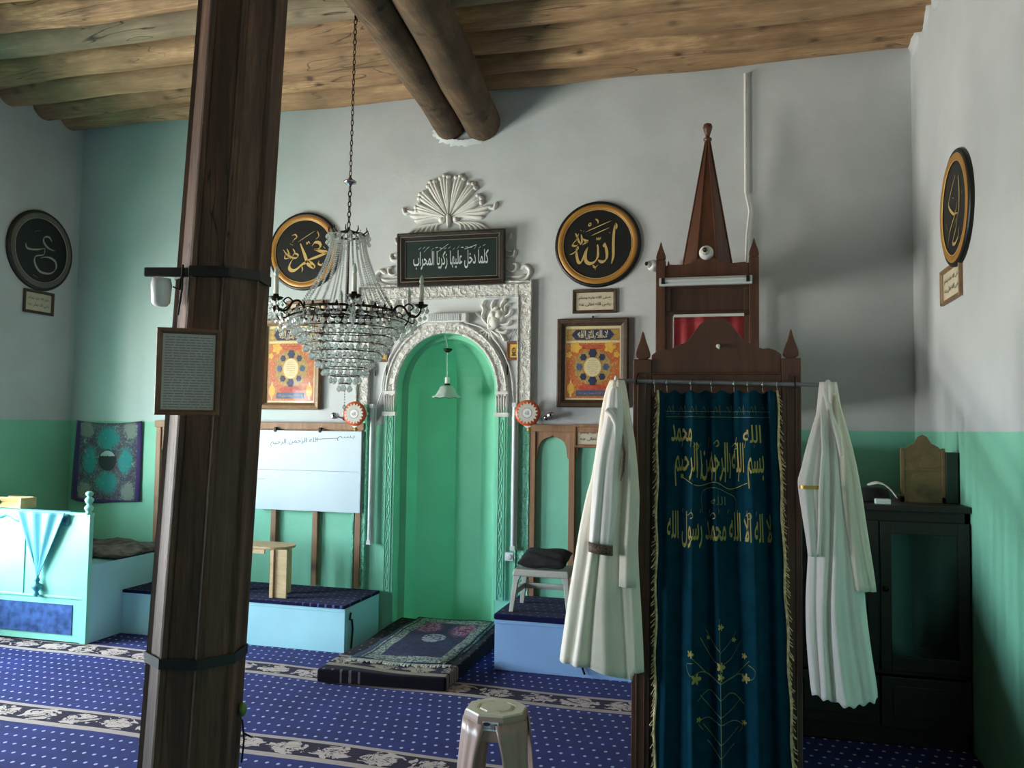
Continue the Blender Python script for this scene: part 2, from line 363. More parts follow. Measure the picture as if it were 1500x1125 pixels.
    def stroke(s, pts, wd, y, mi=0, nib=.9, f=None, sub=5, taper=True, th=0):
        """pen stroke on the local XZ plane; nib = pen angle"""
        q = smooth(pts, sub); m = len(q); vs = []
        for i, (x, z) in enumerate(q):
            a = q[max(i-1, 0)]; b = q[min(i+1, m-1)]; d = math.atan2(b[1]-a[1], b[0]-a[0])
            wv = wd*(.3+.7*abs(math.sin(d-nib)))*.5
            if taper: wv *= min(1, .35+3*i/m, .25+3*(m-1-i)/m)
            nx, nz = -math.sin(d)*wv, math.cos(d)*wv
            vs += [(x+nx, y, z+nz), (x-nx, y, z-nz)]
        if f: vs = [f(*p) for p in vs]
        return s.add(vs, [(2*i, 2*i+1, 2*i+3, 2*i+2) for i in range(m-1)], mi)
    def petal(s, pts, w, d, y=0, mi=0, sub=4, k=8, tip=.12, root=.35):
        """raised leaf or rib on the XZ plane rising toward -Y"""
        q = smooth(pts, sub); m = len(q); vs = []; fs = []
        for i, (x, z) in enumerate(q):
            t = i/(m-1); a = q[max(i-1, 0)]; b = q[min(i+1, m-1)]; dr = math.atan2(b[1]-a[1], b[0]-a[0])
            pr = (root+(1-root)*math.sin(min(1, t*1.35)*PI/2))*(1 if t < .8 else max(tip, math.sqrt(max(0, 1-((t-.8)/.2)**2))))
            for j in range(k+1):
                an = PI*j/k; off = -math.cos(an)*w/2*pr
                vs.append((x-math.sin(dr)*off, y-math.sin(an)*d*(.5+.5*pr), z+math.cos(dr)*off))
        for i in range(m-1):
            for j in range(k): fs.append((i*(k+1)+j, i*(k+1)+j+1, (i+1)*(k+1)+j+1, (i+1)*(k+1)+j))
        return s.add(vs, fs, mi, True)
    def mesh(s, me, T, mi=0):
        return s.add([T(v.co) for v in me.vertices], [tuple(p.vertices) for p in me.polygons], mi)
def smooth(pts, sub=5):
    if len(pts) < 3: return [tuple(p) for p in pts]
    P = [Vector(p) for p in pts]; P = [P[0]*2-P[1]]+P+[P[-1]*2-P[-2]]; out = []
    for i in range(1, len(P)-2):
        a, b, c, d = P[i-1:i+3]
        for k in range(sub):
            t = k/sub; out.append(tuple(.5*((2*b)+(c-a)*t+(2*a-5*b+4*c-d)*t*t+(3*b-a-3*c+d)*t**3)))
    out.append(tuple(P[-2])); return out

PM = {}
def thing(name, label, cat, loc=(0, 0, 0), rotz=0, group=None, tilt=0):
    o = bpy.data.objects.new(name, None); C.objects.link(o); o.empty_display_size = .05
    o.location = loc; o.rotation_euler = (tilt, 0, rotz); o['label'] = label; o['category'] = cat
    if group: o['group'] = group
    PM[o.name] = Matrix.Translation(loc) @ o.rotation_euler.to_matrix().to_4x4()
    return o
def make(name, g, mats, parent=None, world=False, bev=0, loc=None, rotz=0, auto=True, sub=0, solid=0):
    if not isinstance(mats, (list, tuple)): mats = [mats]
    vs = g.v
    if parent is not None and world:
        inv = PM[parent.name].inverted(); vs = [inv @ v for v in vs]
    if parent is None and loc is None:      # origin at the base of the thing
        xs = [v.x for v in vs]; ys = [v.y for v in vs]; zs = [v.z for v in vs]
        loc = Vector(((min(xs)+max(xs))/2, (min(ys)+max(ys))/2, min(zs))); vs = [v-loc for v in vs]
    me = bpy.data.meshes.new(name); me.from_pydata([tuple(v) for v in vs], [], g.f)
    for m in mats: me.materials.append(M[m])
    me.polygons.foreach_set('material_index', g.mi); me.polygons.foreach_set('use_smooth', g.sm)
    bm = bmesh.new(); bm.from_mesh(me); bmesh.ops.recalc_face_normals(bm, faces=bm.faces); bm.to_mesh(me); bm.free(); me.update()
    o = bpy.data.objects.new(name, me); C.objects.link(o)
    if parent is not None: o.parent = parent; PM[o.name] = PM[parent.name]
    else:
        o.location = loc; o.rotation_euler = (0, 0, rotz); PM[o.name] = Matrix.Translation(loc) @ Matrix.Rotation(rotz, 4, 'Z')
    if bev:
        b = o.modifiers.new('bevel', 'BEVEL'); b.width = bev; b.segments = 2; b.limit_method = 'ANGLE'; b.angle_limit = R(40)
    if solid:
        b = o.modifiers.new('solid', 'SOLIDIFY'); b.thickness = solid; b.offset = 0
    if sub:
        b = o.modifiers.new('sub', 'SUBSURF'); b.levels = sub; b.render_levels = sub
    return o
def tag(o, label, cat, group=None):
    o['label'] = label; o['category'] = cat
    if group: o['group'] = group
    return o
def struct(o): o['kind'] = 'structure'; return o

# ------------------------------------------------------------------ Arabic lettering (built-in font, joined forms)
AF = {}
for ch, base, n in (('ء',0xFE80,1),('آ',0xFE81,2),('أ',0xFE83,2),('ا',0xFE8D,2),('ب',0xFE8F,4),('ة',0xFE93,2),('ت',0xFE95,4),('ث',0xFE99,4),('ج',0xFE9D,4),
        ('ح',0xFEA1,4),('خ',0xFEA5,4),('د',0xFEA9,2),('ذ',0xFEAB,2),('ر',0xFEAD,2),('ز',0xFEAF,2),('س',0xFEB1,4),('ش',0xFEB5,4),('ص',0xFEB9,4),
        ('ض',0xFEBD,4),('ط',0xFEC1,4),('ظ',0xFEC5,4),('ع',0xFEC9,4),('غ',0xFECD,4),('ف',0xFED1,4),('ق',0xFED5,4),('ك',0xFED9,4),('ل',0xFEDD,4),
        ('م',0xFEE1,4),('ن',0xFEE5,4),('ه',0xFEE9,4),('و',0xFEED,2),('ى',0xFEEF,2),('ي',0xFEF1,4),('\ufefb',0xFEFB,2)):
    AF[ch] = (base, n)
def shape(t):
    t = t.replace('لا', '\ufefb'); out = []
    for i, ch in enumerate(t):
        if ch not in AF: out.append(ch); continue
        base, n = AF[ch]
        pj = i > 0 and t[i-1] in AF and AF[t[i-1]][1] == 4
        nj = i < len(t)-1 and t[i+1] in AF and AF[t[i+1]][1] > 1 and n == 4
        out.append(chr(base+(3 if pj and nj else 1 if pj else 2 if nj else 0)) if n > 1 else chr(base))
    return ''.join(reversed(out))
_tc = {}
def textmesh(body, arabic=True, bold=0, fine=False):
    key = (body, bold, fine)
    if key in _tc: return _tc[key]
    c = bpy.data.curves.new('t', 'FONT'); c.body = shape(body) if arabic else body; c.resolution_u = 3; c.offset = bold
    o = bpy.data.objects.new('t', c); C.objects.link(o); bpy.context.view_layer.update()
    me = bpy.data.meshes.new_from_object(o); bpy.data.objects.remove(o); bpy.data.curves.remove(c)
    if fine:
        bm = bmesh.new(); bm.from_mesh(me)
        for _ in range(3):
            es = [e for e in bm.edges if e.calc_length() > .12]
            if es: bmesh.ops.subdivide_edges(bm, edges=es, cuts=1); bmesh.ops.triangulate(bm, faces=bm.faces)
        bm.to_mesh(me); bm.free()
    xs = [v.co.x for v in me.vertices]; ys = [v.co.y for v in me.vertices]
    _tc[key] = (me, min(xs), max(xs), min(ys), max(ys)); return _tc[key]
def text(g, body, w, h, y, cx=0, cz=0, mi=0, arabic=True, bold=0, f=None, fine=False, slope=0):
    """lettering fitted to a w x h box on the local XZ plane"""
    me, a, b, c, d = textmesh(body, arabic, bold, fine)
    def T(v):
        u = (v.x-a)/(b-a)-.5; q = (cx+u*w, y, cz+((v.y-c)/(d-c)-.5)*h+u*w*slope)
        return f(*q) if f else q
    g.mesh(me, T, mi)

# ================================================================== THE ROOM
def wall_box(name, g, m='paint'): return struct(make(name, g, m, loc=Vector((0, 0, 0))))
NX, NR, NS = -2.03, .385, 1.76      # niche centre, half width, spring height
NZ0 = .02
# back wall with the arched niche opening
g = G(); arch = [(NX-NR*math.cos(PI*i/32), NS+NR*1.1*math.sin(PI*i/32)) for i in range(33)]
g.quad((XL-.5, YB, -.05), (NX-NR, YB, -.05), (NX-NR, YB, ZC+.3), (XL-.5, YB, ZC+.3)); g.quad((NX+NR, YB, -.05), (XR+.3, YB, -.05), (XR+.3, YB, ZC+.3), (NX+NR, YB, ZC+.3))
for (a, za), (b, zb) in zip(arch, arch[1:]): g.quad((a, YB, za), (b, YB, zb), (b, YB, ZC+.3), (a, YB, ZC+.3))
g.box(XL-.5, NX-NR-.12, YB+.02, YB+.7, -.05, ZC+.3); g.box(NX+NR+.12, XR+.3, YB+.02, YB+.7, -.05, ZC+.3); g.box(NX-NR-.12, NX+NR+.12, YB+.55, YB+.7, -.05, ZC+.3)
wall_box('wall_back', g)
# right wall, rear wall
g = G(); g.box(XR, XR+.4, YR, YB+.02, -.05, ZC+.3); wall_box('wall_right', g)
g = G(); g.box(XL-.5, XR+.4, YR-.3, YR, -.05, ZC+.3); wall_box('wall_rear', g)
# left wall with deep window openings
g = G(); ys = sorted(WINS); cur = YR; SPL = .16
for y0, y1, z0, z1 in ys:      # the jambs splay toward the room
    g.prism([(XL-WT, cur), (XL-WT, y0), (XL, y0-SPL), (XL, cur+(SPL if cur > YR else 0))], -.05, ZC+.3, ax='Z')
    g.prism([(XL-WT, y0), (XL-WT, y1), (XL, y1+SPL), (XL, y0-SPL)], -.05, z0, ax='Z'); g.prism([(XL-WT, y0), (XL-WT, y1), (XL, y1+SPL), (XL, y0-SPL)], z1+.05, ZC+.3, ax='Z'); cur = y1
g.prism([(XL-WT, cur), (XL-WT, YB+.02), (XL, YB+.02), (XL, cur+SPL)], -.05, ZC+.3, ax='Z'); wall_box('wall_left', g)
for i, (y0, y1, z0, z1) in enumerate(ys):
    g = G(); x = XL-WT+.06
    for a, b, c, d in ((y0, y0+.06, z0, z1), (y1-.06, y1, z0, z1), (y0, y1, z0, z0+.06), (y0, y1, z1-.06, z1), ((y0+y1)/2-.03, (y0+y1)/2+.03, z0, z1), (y0, y1, z0+.85, z0+.89)):
        g.box(x, x+.05, a, b, c, d)
    wo = struct(make('window_%d' % (i+1), g, 'whiteplastic', loc=Vector((0, 0, 0))))
    g = G(); g.quad((x+.02, y0+.05, z0+.05), (x+.02, y1-.05, z0+.05), (x+.02, y1-.05, z1-.05), (x+.02, y0+.05, z1-.05)); make('pane', g, 'glass', wo)
g = G(); g.box(XL-.5, XR+.3, YR-.2, YB+.7, -.12, -.02); struct(make('floor', g, 'boards', loc=Vector((0, 0, 0))))
g = G(); g.box(XL-.5, XR+.3, YR-.2, YB+.7, ZC+.16, ZC+.22); struct(make('ceiling', g, 'boards', loc=Vector((0, 0, 0))))
# fitted carpet
g = G(); n1, n2 = 64, 84; vs = []
for i in range(n1+1):
    for j in range(n2+1):
        x = XL+.003+(XR-XL-.006)*i/n1; y = YR+.003+(YB-YR-.006)*j/n2
        vs.append((x, y, .004*math.sin(x*5+y*2)*math.sin(y*3.1)+.002))
g.add(vs, [(i*(n2+1)+j, (i+1)*(n2+1)+j, (i+1)*(n2+1)+j+1, i*(n2+1)+j+1) for i in range(n1) for j in range(n2)], 0, True)
g.box(XL+.003, XR-.003, YR+.003, YB-.003, -.02, -.008)
tag(make('carpet', g, 'carpet'), 'deep blue dotted carpet with beige floral prayer-row bands covering the floor', 'carpet')

# ------------------------------------------------------------------ ceiling logs
ORD = ['first', 'second', 'third', 'fourth', 'fifth', 'sixth', 'seventh', 'eighth', 'ninth', 'tenth', 'eleventh', 'twelfth', 'thirteenth', 'fourteenth', 'fifteenth', 'sixteenth', 'seventeenth', 'eighteenth']
ly = [5.57, 5.27, 4.97, 4.66, 4.34, 4.02, 3.69, 3.36, 3.03, 2.7, 2.37, 2.04, 1.7, 1.36, 1.0, .65]
for i, y in enumerate(ly):
    rnd = random.Random(i*3+1); r0 = .130+rnd.uniform(-.012, .016); zo = rnd.uniform(-.012, .014); g = G(); pts = []; rs = []; n = 44
    p1, p2, p3 = rnd.uniform(0, 6), rnd.uniform(0, 6), rnd.uniform(0, 6); sl = rnd.uniform(-.012, .012)
    for k in range(n+1):
        t = k/n; x = XL-.15+(XR-XL+.3)*t
        pts.append((x, y+.018*math.sin(t*5+p1)+.006*math.sin(t*23+p2)+sl*(t-.5), 3.9+.124+zo+.010*math.sin(t*6+p3)+.004*math.sin(t*31+p1)))
        rs.append(r0*(1+.05*(t-.5)*(1 if i % 2 else -1))+.005*math.sin(t*17+p2)+.003*math.sin(t*47+p3))
    g.tube(pts, rs, 18)
    lab = '%s round ceiling log from the back wall, %s' % (ORD[i], ['knotty pale brown timber', 'split grey timber'][i in (4, 8)])
    tag(make('ceiling_log', g, 'loggrey' if i in (4, 8) else 'log'), lab, 'log', 'round logs laid side by side across the ceiling')
# two main beams under the logs
def beam(xo, zb, r, label, seed):
    g = G(); pts = []; rs = []
    for k in range(40):
        t = k/39; y = YB+.12-t*6.9
        x = xo+(YB-y)*.128+.02*math.sin(t*7+seed); z = zb+r+.015*math.sin(t*9+seed*2)
        pts.append((x, y, z)); rs.append(r*(1+.12*t)+.004*math.sin(t*40+seed))
    g.tube(pts, rs, 20)
    return tag(make('ceiling_beam', g, 'beam'), label, 'beam', 'pair of round beams under the ceiling logs')
beam(-2.055, 3.60, .115, 'left round beam of the pair running from the column to the back wall', 1)
beam(-1.80, 3.60, .135, 'right round beam of the pair, thicker, with a long dark split', 2.4)
# rough plaster patch where the beams enter the wall
g = G(); vs = []
for k in range(41):
    a = PI*1.02*k/40+PI; x = -1.915+.27*math.cos(a); z = 3.70+.145*math.sin(a)
    q = 1+.05*math.sin(k*2.3)+.04*math.sin(k*5.1)
    for f_, d_ in ((.70, .03), (.86, .02), (.96*q, .0)): vs.append((-1.915+.27*f_*math.cos(a), YB-d_+.001, 3.70+.145*f_*math.sin(a)*(1+.03*math.sin(k*3.7))))
g.add(vs, [(3*k+j, 3*k+j+1, 3*k+j+4, 3*k+j+3) for k in range(40) for j in range(2)], 0, True)
struct(make('trim_1', g, 'paint', loc=Vector((0, 0, 0))))
# plaster blobs at the log ends by the right wall
g = G()
for k in range(8):
    y = ly[k]; g.lathe([(.04, -.0), (.06, .012), (.085, .022), (.10, .05)], (XR-.035, y-.02, 3.95+.02*(k % 2)), 9, ax='X', sx=1.25, a0=k)
struct(make('trim_2', g, 'paint', loc=Vector((0, 0, 0))))

# ------------------------------------------------------------------ column
colz0, colz1 = 0, 3.60
cb, ct = Vector((-1.635, 2.26, 0)), Vector((-1.475, 2.26, 3.6))
def colc(z): return cb.lerp(ct, z/3.6)
col = thing('column', 'tall dark brown wooden column with fluted octagonal shaft and steel straps', 'column', tuple(cb))
g = G(); rot = R(33.6)-R(20)
prof = []
for k in range(8):
    a0 = rot-PI/2+2*PI*k/8
    # each side: flat with a bead and groove at the corner
    for da, rr in ((-.37, 1.0), (-.31, .93), (-.25, .955), (.25, .955), (.31, .93), (.37, 1.0)):
        prof.append((a0+da, rr*math.cos(PI/8)/math.cos(da) if abs(da) < .33 else rr))
N = len(prof); vs = []; zs = [i*3.6/18 for i in range(19)]
for z in zs:
    c = colc(z); r = .148-.018*(z/3.6)
    for a, rr in prof: vs.append((c.x+math.cos(a)*r*rr, c.y+math.sin(a)*r*rr, z))
fs = [(i*N+k, i*N+(k+1) % N, (i+1)*N+(k+1) % N, (i+1)*N+k) for i in range(18) for k in range(N)]+[tuple(reversed(range(N))), tuple(18*N+k for k in range(N))]
g.add(vs, fs); make('shaft', g, 'column', col, world=True)
def strap(z, h=.03):
    c = colc(z); r = (.148-.018*(z/3.6))*1.005; g = G(); pts = [(rr*r/1.0*1.0, 0) for rr in (1,)]
    vs = []
    for zz in (z-h/2, z+h/2):
        for rr in (1.0, 1.03):
            for k in range(8):
                a = rot-PI/2+2*PI*(k+.5)/8; vs.append((c.x+math.cos(a)*r*rr*1.0, c.y+math.sin(a)*r*rr*1.0, zz))
    for k in range(8):
        j = (k+1) % 8; g_ = [(8+k, 8+j, 24+j, 24+k), (k, j, 8+j, 8+k), (16+k, 24+k, 24+j, 16+j), (k, 16+k, 16+j, j)]
        g.f += [[q for q in f] for f in g_]; g.mi += [0]*4; g.sm += [False]*4
    g.v = [Vector(v) for v in vs]
    return g
for z in (1.955, .80): make('strap', strap(z), 'metal', col, world=True)
ca, sa = math.cos(R(33.6)), math.sin(R(33.6))
def cp(z, u, d):     # u across (right of view), d toward the viewer, round the column axis
    c = colc(z); return Vector((c.x+ca*u+sa*d, c.y+sa*u-ca*d, z))
zz = hit(240, 410, 'Y', 2.22).z
lb = thing('wall_lamp', 'small white cylindrical lamp under a dark bar strapped to the column', 'lamp', tuple(cp(zz, -.13, .02)))
g = G(); g.bar(cp(zz+.004, -.225, .03), cp(zz, .02, .148), .014, .028); make('bracket', g, 'metal', lb, world=True, bev=.004)
g = G(); c = cp(zz-.014, -.175, .05)
g.lathe([(.0, 0), (.026, -.002), (.03, -.02), (.026, -.075), (.018, -.085), (0, -.087)], tuple(c), 18, sx=1, sy=1); make('lamp_body', g, 'whiteplastic', lb, world=True)
g = G(); g.tube([cp(zz-.04, -.14, .06), cp(zz-.05, -.12, .08), cp(zz+.02, -.115, .1), cp(zz-.05, -.112, .11), cp(zz-.13, -.118, .11)], .003, 6); make('wire', g, 'iron', lb, world=True)
# framed notice on the column
fc = cp((hit(284, 545, 'Y', 2.1)).z, 0, 0); zc = hit(284, 546, 'Y', 2.12).z
pc = cp(zc, -.075, .158)
fn = thing('framed_notice', 'oak framed sheet of small grey print hung on the column front', 'picture frame', tuple(pc), R(33.6)-R(3))
g = G(); g.frame(.176, .252, .016, .018); make('frame', g, 'fr_oak', fn)
g = G(); g.plate(.15, .226, -.004)
rn = random.Random(4)
for k in range(27):
    z = .1-k*.0078; x = -.066
    while x < .062:
        wl = rn.uniform(.008, .03); g.plate(min(wl, .066-x), .0028, -.0048, 1, cx=x+min(wl, .066-x)/2, cz=z); x += wl+.003
make('printed_sheet', g, ['papergrey', 'inkgrey'], fn)
# green clip with a cord low on the column
p = cp(.62, .145, .02)
gc = thing('cord_clip', 'little green clip with black cord on the column side', 'clip', tuple(p))
g = G(); g.lathe([(0, -.022), (.009, -.018), (.013, 0), (.009, .018), (0, .022)], tuple(p), 12); make('clip', g, 'greenplastic', gc, world=True)
g = G(); g.tube([p+Vector((0, 0, -.03)), p+Vector((.008, 0, -.09)), p+Vector((.002, 0, -.16))], .003, 6); g.tube([p+Vector((.004, 0, -.07)), p+Vector((.03, .01, -.085))], .003, 6); make('cord', g, 'iron', gc, world=True)

# ================================================================== MIHRAB
mih = thing('mihrab', 'green arched prayer niche with white carved plaster surround on the back wall', 'prayer niche', (NX, YB, 0))
# niche shell: five-sided plan closing to a half dome
def niche_shell():
    g = G(); K = 5; rings = []; yo = YB+.10; rr0 = NR-.05
    plan = [(-1, 0), (-.93, .42), (-.22, .98), (.42, .92), (.95, .42), (1, 0)]
    lv = [(z, 1) for z in (NZ0, .4, .8, 1.2, NS)]+[(NS+NR*1.02*math.sin(a), math.cos(a)) for a in [PI/2*i/9 for i in range(1, 10)]]
    sub = []
    for i in range(len(plan)-1):
        for k in range(4): t = k/4; sub.append((plan[i][0]*(1-t)+plan[i+1][0]*t, plan[i][1]*(1-t)+plan[i+1][1]*t))
    sub.append(plan[-1]); n = len(sub)
    vs = [(NX+x*rr0*max(q, .001), yo+y*.36*max(q, .001), z) for z, q in lv for x, y in sub]
    fs = [(i*n+k, i*n+k+1, (i+1)*n+k+1, (i+1)*n+k) for i in range(len(lv)-1) for k in range(n-1)]
    g.add(vs, fs)
    # reveal between the wall face and the inner shell, with a small ledge
    ou = [(NX-NR, NZ0)]+arch+[(NX+NR, NZ0)]
    inn = [(NX-rr0, NZ0)]+[(NX-rr0*math.cos(PI*i/32), NS+NR*1.02*math.sin(PI*i/32)) for i in range(33)]+[(NX+rr0, NZ0)]
    for i in range(len(ou)-1):
        a, b = ou[i], ou[i+1]; c, d = inn[i], inn[i+1]
        g.quad((a[0], YB-.002, a[1]), (b[0], YB-.002, b[1]), (b[0], yo, b[1]), (a[0], yo, a[1]))
        g.quad((a[0], yo, a[1]), (b[0], yo, b[1]), (d[0], yo, d[1]), (c[0], yo, c[1]))
    g.quad((NX-NR, YB, NZ0), (NX+NR, YB, NZ0), (NX+NR, YB+.5, NZ0), (NX-NR, YB+.5, NZ0))
    return g
make('niche_shell', niche_shell(), 'niche', mih, world=True)
# arch moulding (carved band) + outer roll
def archband(r0, r1, y, d, z0, fzs=1.1):
    g = G(); n = 40; P = [(-1, z0)]+[(None, PI*i/n) for i in range(n+1)]+[(1, z0)]
    rows = []
    for kind, v in P:
        row = []
        for rad, dy in ((r0, 0), (r0, -d*.8), (r0+(r1-r0)*.15, -d), (r0+(r1-r0)*.35, -d*.75), (r0+(r1-r0)*.7, -d*.75), (r0+(r1-r0)*.85, -d), (r1, -d*.7), (r1, 0)):
            if kind is None: row.append((NX-rad*math.cos(v), y+dy, NS+(rad+.1*NR)*math.sin(v)))
            else: row.append((NX+kind*rad, y+dy, v))
        rows.append(row)
    vs = sum(rows, []); m = 8
    g.add(vs, [(i*m+k, i*m+k+1, (i+1)*m+k+1, (i+1)*m+k) for i in range(len(rows)-1) for k in range(m-1)]); return g
make('arch_moulding', archband(NR, NR+.085, YB, .035, NS-.16), 'carve', mih, world=True)
for sx in (-1, 1):      # capitals and slim jamb pilasters
    x = NX+sx*(NR+.042)
    g = G(); g.box(x-.05, x+.05, YB-.05, YB, NS-.18, NS-.15); g.box(x-.045, x+.045, YB-.045, YB, NS-.02, NS+.0)
    for k in range(5): g.petal([(x-.036+.018*k, NS-.15), (x-.036+.018*k, NS-.08), (x-.04+.02*k, NS-.03)], .018, .03, YB-.02)
    make('capital', g, 'plaster', mih, world=True)
    g = G(); g.box(x-.042, x+.042, YB-.022, YB, .3, NS-.18); g.box(x-.026, x-.02, YB-.03, YB, .3, NS-.18); g.box(x+.02, x+.026, YB-.03, YB, .3, NS-.18)
    n = 40
    for s in (0, PI):
        g.tube([(x+.013*math.sin(t*1.1+s), YB-.024, .32+(NS-.52)*t/n) for t in range(n+1)], .0045, 6)
    make('pilaster', g, 'mihrab', mih, world=True)
MX0, MX1 = -2.72, -1.405; MZT = 2.525
g = G(); g.box(MX0, MX0+.085, YB-.03, YB, .3, MZT); g.box(MX1-.085, MX1, YB-.03, YB, .3, MZT); g.box(MX0+.085, MX1-.085, YB-.03, YB, MZT-.085, MZT)
g.box(MX0-.012, MX0+.004, YB-.045, YB, .3, MZT+.01); g.box(MX1-.004, MX1+.012, YB-.045, YB, .3, MZT+.01); g.box(MX0-.012, MX1+.012, YB-.048, YB, MZT+.0101, MZT+.022)
g.box(MX0+.08, MX0+.09, YB-.04, YB, .3, MZT-.08); g.box(MX1-.09, MX1-.08, YB-.04, YB, .3, MZT-.08); g.box(MX0+.0901, MX1-.0901, YB-.04, YB, MZT-.09, MZT-.0801)
make('border_frame', g, 'carve', mih, world=True, bev=.004)
# shell palmette above
g = G(); sc = hit(658, 320, 'Y', YB); cx, cz = sc.x, sc.z
angs = [12, 38, 64, 90, 116, 142, 168]
for a in (28, 52, 74, 97, 118, 140, 160):
    aa = R(a); L = .26+.075*math.sin(aa)
    for k in (-1, 0, 1):
        b = aa+k*.085; q = L*(1-.05*abs(k))
        g.petal([(cx+.03*math.cos(aa), cz+.03*math.sin(aa)), (cx+q*.5*math.cos(b), cz+q*.5*math.sin(b)), (cx+q*math.cos(b), cz+q*math.sin(b))], .034, .036, YB, root=.15)
    for b in (-.1, 0, .1): g.lathe([(.021, 0), (.018, -.02), (.009, -.032), (0, -.034)], (cx+L*(.95-.4*abs(b))*math.cos(aa+b), YB, cz+L*(.95-.4*abs(b))*math.sin(aa+b)), 10, ax='Y')
    g.prism([(cx, cz)]+[(cx+L*.86*math.cos(aa+t), cz+L*.86*math.sin(aa+t)) for t in (-.13, 0, .13)], YB-.008, YB)
for s in (-1, 1):
    for k, (dx, dz, w_) in enumerate(((.33, .10, .034), (.31, .045, .034), (.27, -.01, .03))):
        g.petal([(cx+s*.03, cz-.0), (cx+s*.12, cz+.035-k*.012), (cx+s*.22, cz+dz*.5), (cx+s*dx, cz+dz*.72)], w_, .026, YB, root=.5)
    g.petal([(cx+s*.30, cz+.06), (cx+s*.345, cz+.055), (cx+s*.36, cz+.10)], .03, .026, YB)
    for k in range(6):
        g.petal([(cx+s*.04, cz-.03), (cx+s*(.09+k*.028), cz-.05), (cx+s*(.10+k*.045), cz-.12)], .022, .02, YB, root=.5)
    g.lathe([(.026, 0), (.022, -.02), (0, -.028)], (cx+s*.055, YB, cz-.012), 12, ax='Y')
g.petal([(cx, cz-.07), (cx, cz-.02), (cx, cz+.03)], .04, .04, YB)
make('shell_palmette', g, 'plaster', mih, world=True)
# scrolls at both sides of the framed inscription
for s, (px, py) in ((-1, (575, 407)), (1, (752, 402))):
    c = hit(px, py, 'Y', YB); x0, z0 = c.x, c.z; g = G()
    def sc_(dx, dz): return (x0+s*dx, z0+dz)
    g.petal([sc_(-.06, -.05), sc_(.02, -.06), sc_(.10, -.035), sc_(.125, .02), sc_(.09, .055), sc_(.055, .03)], .034, .028, YB)
    g.petal([sc_(-.06, -.015), sc_(.0, -.02), sc_(.05, -.02), sc_(.085, -.005)], .026, .026, YB)
    g.petal([sc_(-.07, .05), sc_(-.02, .02), sc_(.02, .03), sc_(.025, .07), sc_(-.005, .075)], .026, .026, YB)
    g.petal([sc_(-.08, .15), sc_(-.04, .13), sc_(.005, .135), sc_(.012, .18)], .026, .026, YB)
    g.petal([sc_(-.08, .19), sc_(-.04, .17), sc_(-.01, .165)], .022, .022, YB)
    g.petal([sc_(-.09, .27), sc_(-.06, .255), sc_(-.03, .26), sc_(-.02, .3)], .022, .022, YB)
    make('scroll_ornament', g, 'plaster', mih, world=True)
# floral sprays in the spandrels
for s, (px, py) in ((-1, (585, 470)), (1, (717, 482))):
    c = hit(px, py, 'Y', YB); g = G()
    def fl(dx, dz): return (c.x+s*dx, c.z+dz)
    for k in range(6):      # small fan at the inner foot
        a = R(195+k*26); g.petal([fl(.0, -.0), fl(.05*math.cos(a), .05*math.sin(a)), fl(.10*math.cos(a), .10*math.sin(a))], .026, .02, YB, root=.3)
    for pts, w_ in ((((0, 0), (.05, .02), (.10, .08), (.09, .15)), .05), (((0, 0), (.0, .06), (.03, .12), (.07, .16)), .05),
                    (((-.0, .02), (-.05, .08), (-.04, .14), (-.065, .18)), .03), (((-.03, .08), (-.08, .10), (-.10, .13)), .024),
                    (((.03, .12), (.02, .17), (.045, .21)), .03), (((.08, .15), (.10, .19), (.13, .21)), .03), (((.10, .08), (.15, .10), (.17, .14)), .03),
                    (((.08, .03), (.14, .03), (.165, .06)), .028), (((.05, -.01), (.11, -.03), (.15, -.01)), .03), (((.06, .0), (.11, -.07), (.12, -.09)), .026),
                    (((-.02, .13), (-.05, .17), (-.03, .21)), .024), (((.12, .12), (.12, .16), (.16, .18)), .022)):
        g.petal([fl(*p) for p in pts], w_, .03, YB, root=.5)
    for dx, dz, r in ((.045, .05, .05), (.075, .10, .04), (.03, .10, .032)):
        g.lathe([(r, 0), (r*.85, -.025), (r*.4, -.042), (0, -.046)], (c.x+s*dx, YB, c.z+dz), 12, ax='Y')
    make('floral_spray', g, 'plaster', mih, world=True)

# pendant lamp inside the niche
pt = hit(656, 512, 'Y', YB+.12); pb = hit(652, 578, 'Y', YB+.12)
pl = thing('pendant_lamp', 'white frosted bell-shaped pendant lamp hanging inside the green niche', 'lamp', tuple(pt))
g = G(); g.lathe([(.0, .0), (.035, -.006), (.03, -.018), (.012, -.034), (0, -.036)], (pt.x, pt.y, pt.z+.012), 16); make('ceiling_rose', g, 'iron', pl, world=True)
g = G(); zt = pb.z+.13; g.tube([(pt.x, pt.y, pt.z), (pt.x-.004, pt.y, pt.z-.06), (pt.x-.001, pt.y, zt)], .0028, 6)
g.tube([(pt.x, pt.y, pt.z+.01), (pt.x-.006, pt.y-.03, pt.z+.08), (pt.x, YB-.01, pt.z+.13)], .003, 6); make('cord', g, 'candle', pl, world=True)
g = G(); g.lathe([(0, .0), (.018, 0), (.018, .05), (.012, .055), (0, .055)], (pt.x, pt.y, pb.z+.075), 14); make('socket', g, 'whiteplastic', pl, world=True)
g = G(); g.lathe([(.022, 0), (.024, .008), (.022, .012)], (pt.x, pt.y, pb.z+.07), 14); make('collar', g, 'iron', pl, world=True)
g = G(); n = 36; vs = []; pr = [(.024, .068), (.05, .055), (.068, .02), (.082, -.005), (.108, -.022)]
for r, z in pr:
    for k in range(n):
        a = 2*PI*k/n; q = 1+(.05*math.cos(9*a) if r > .08 else 0); vs.append((pt.x+r*q*math.cos(a), pt.y+r*q*math.sin(a), pb.z+z+(.004*math.cos(9*a) if r > .1 else 0)))
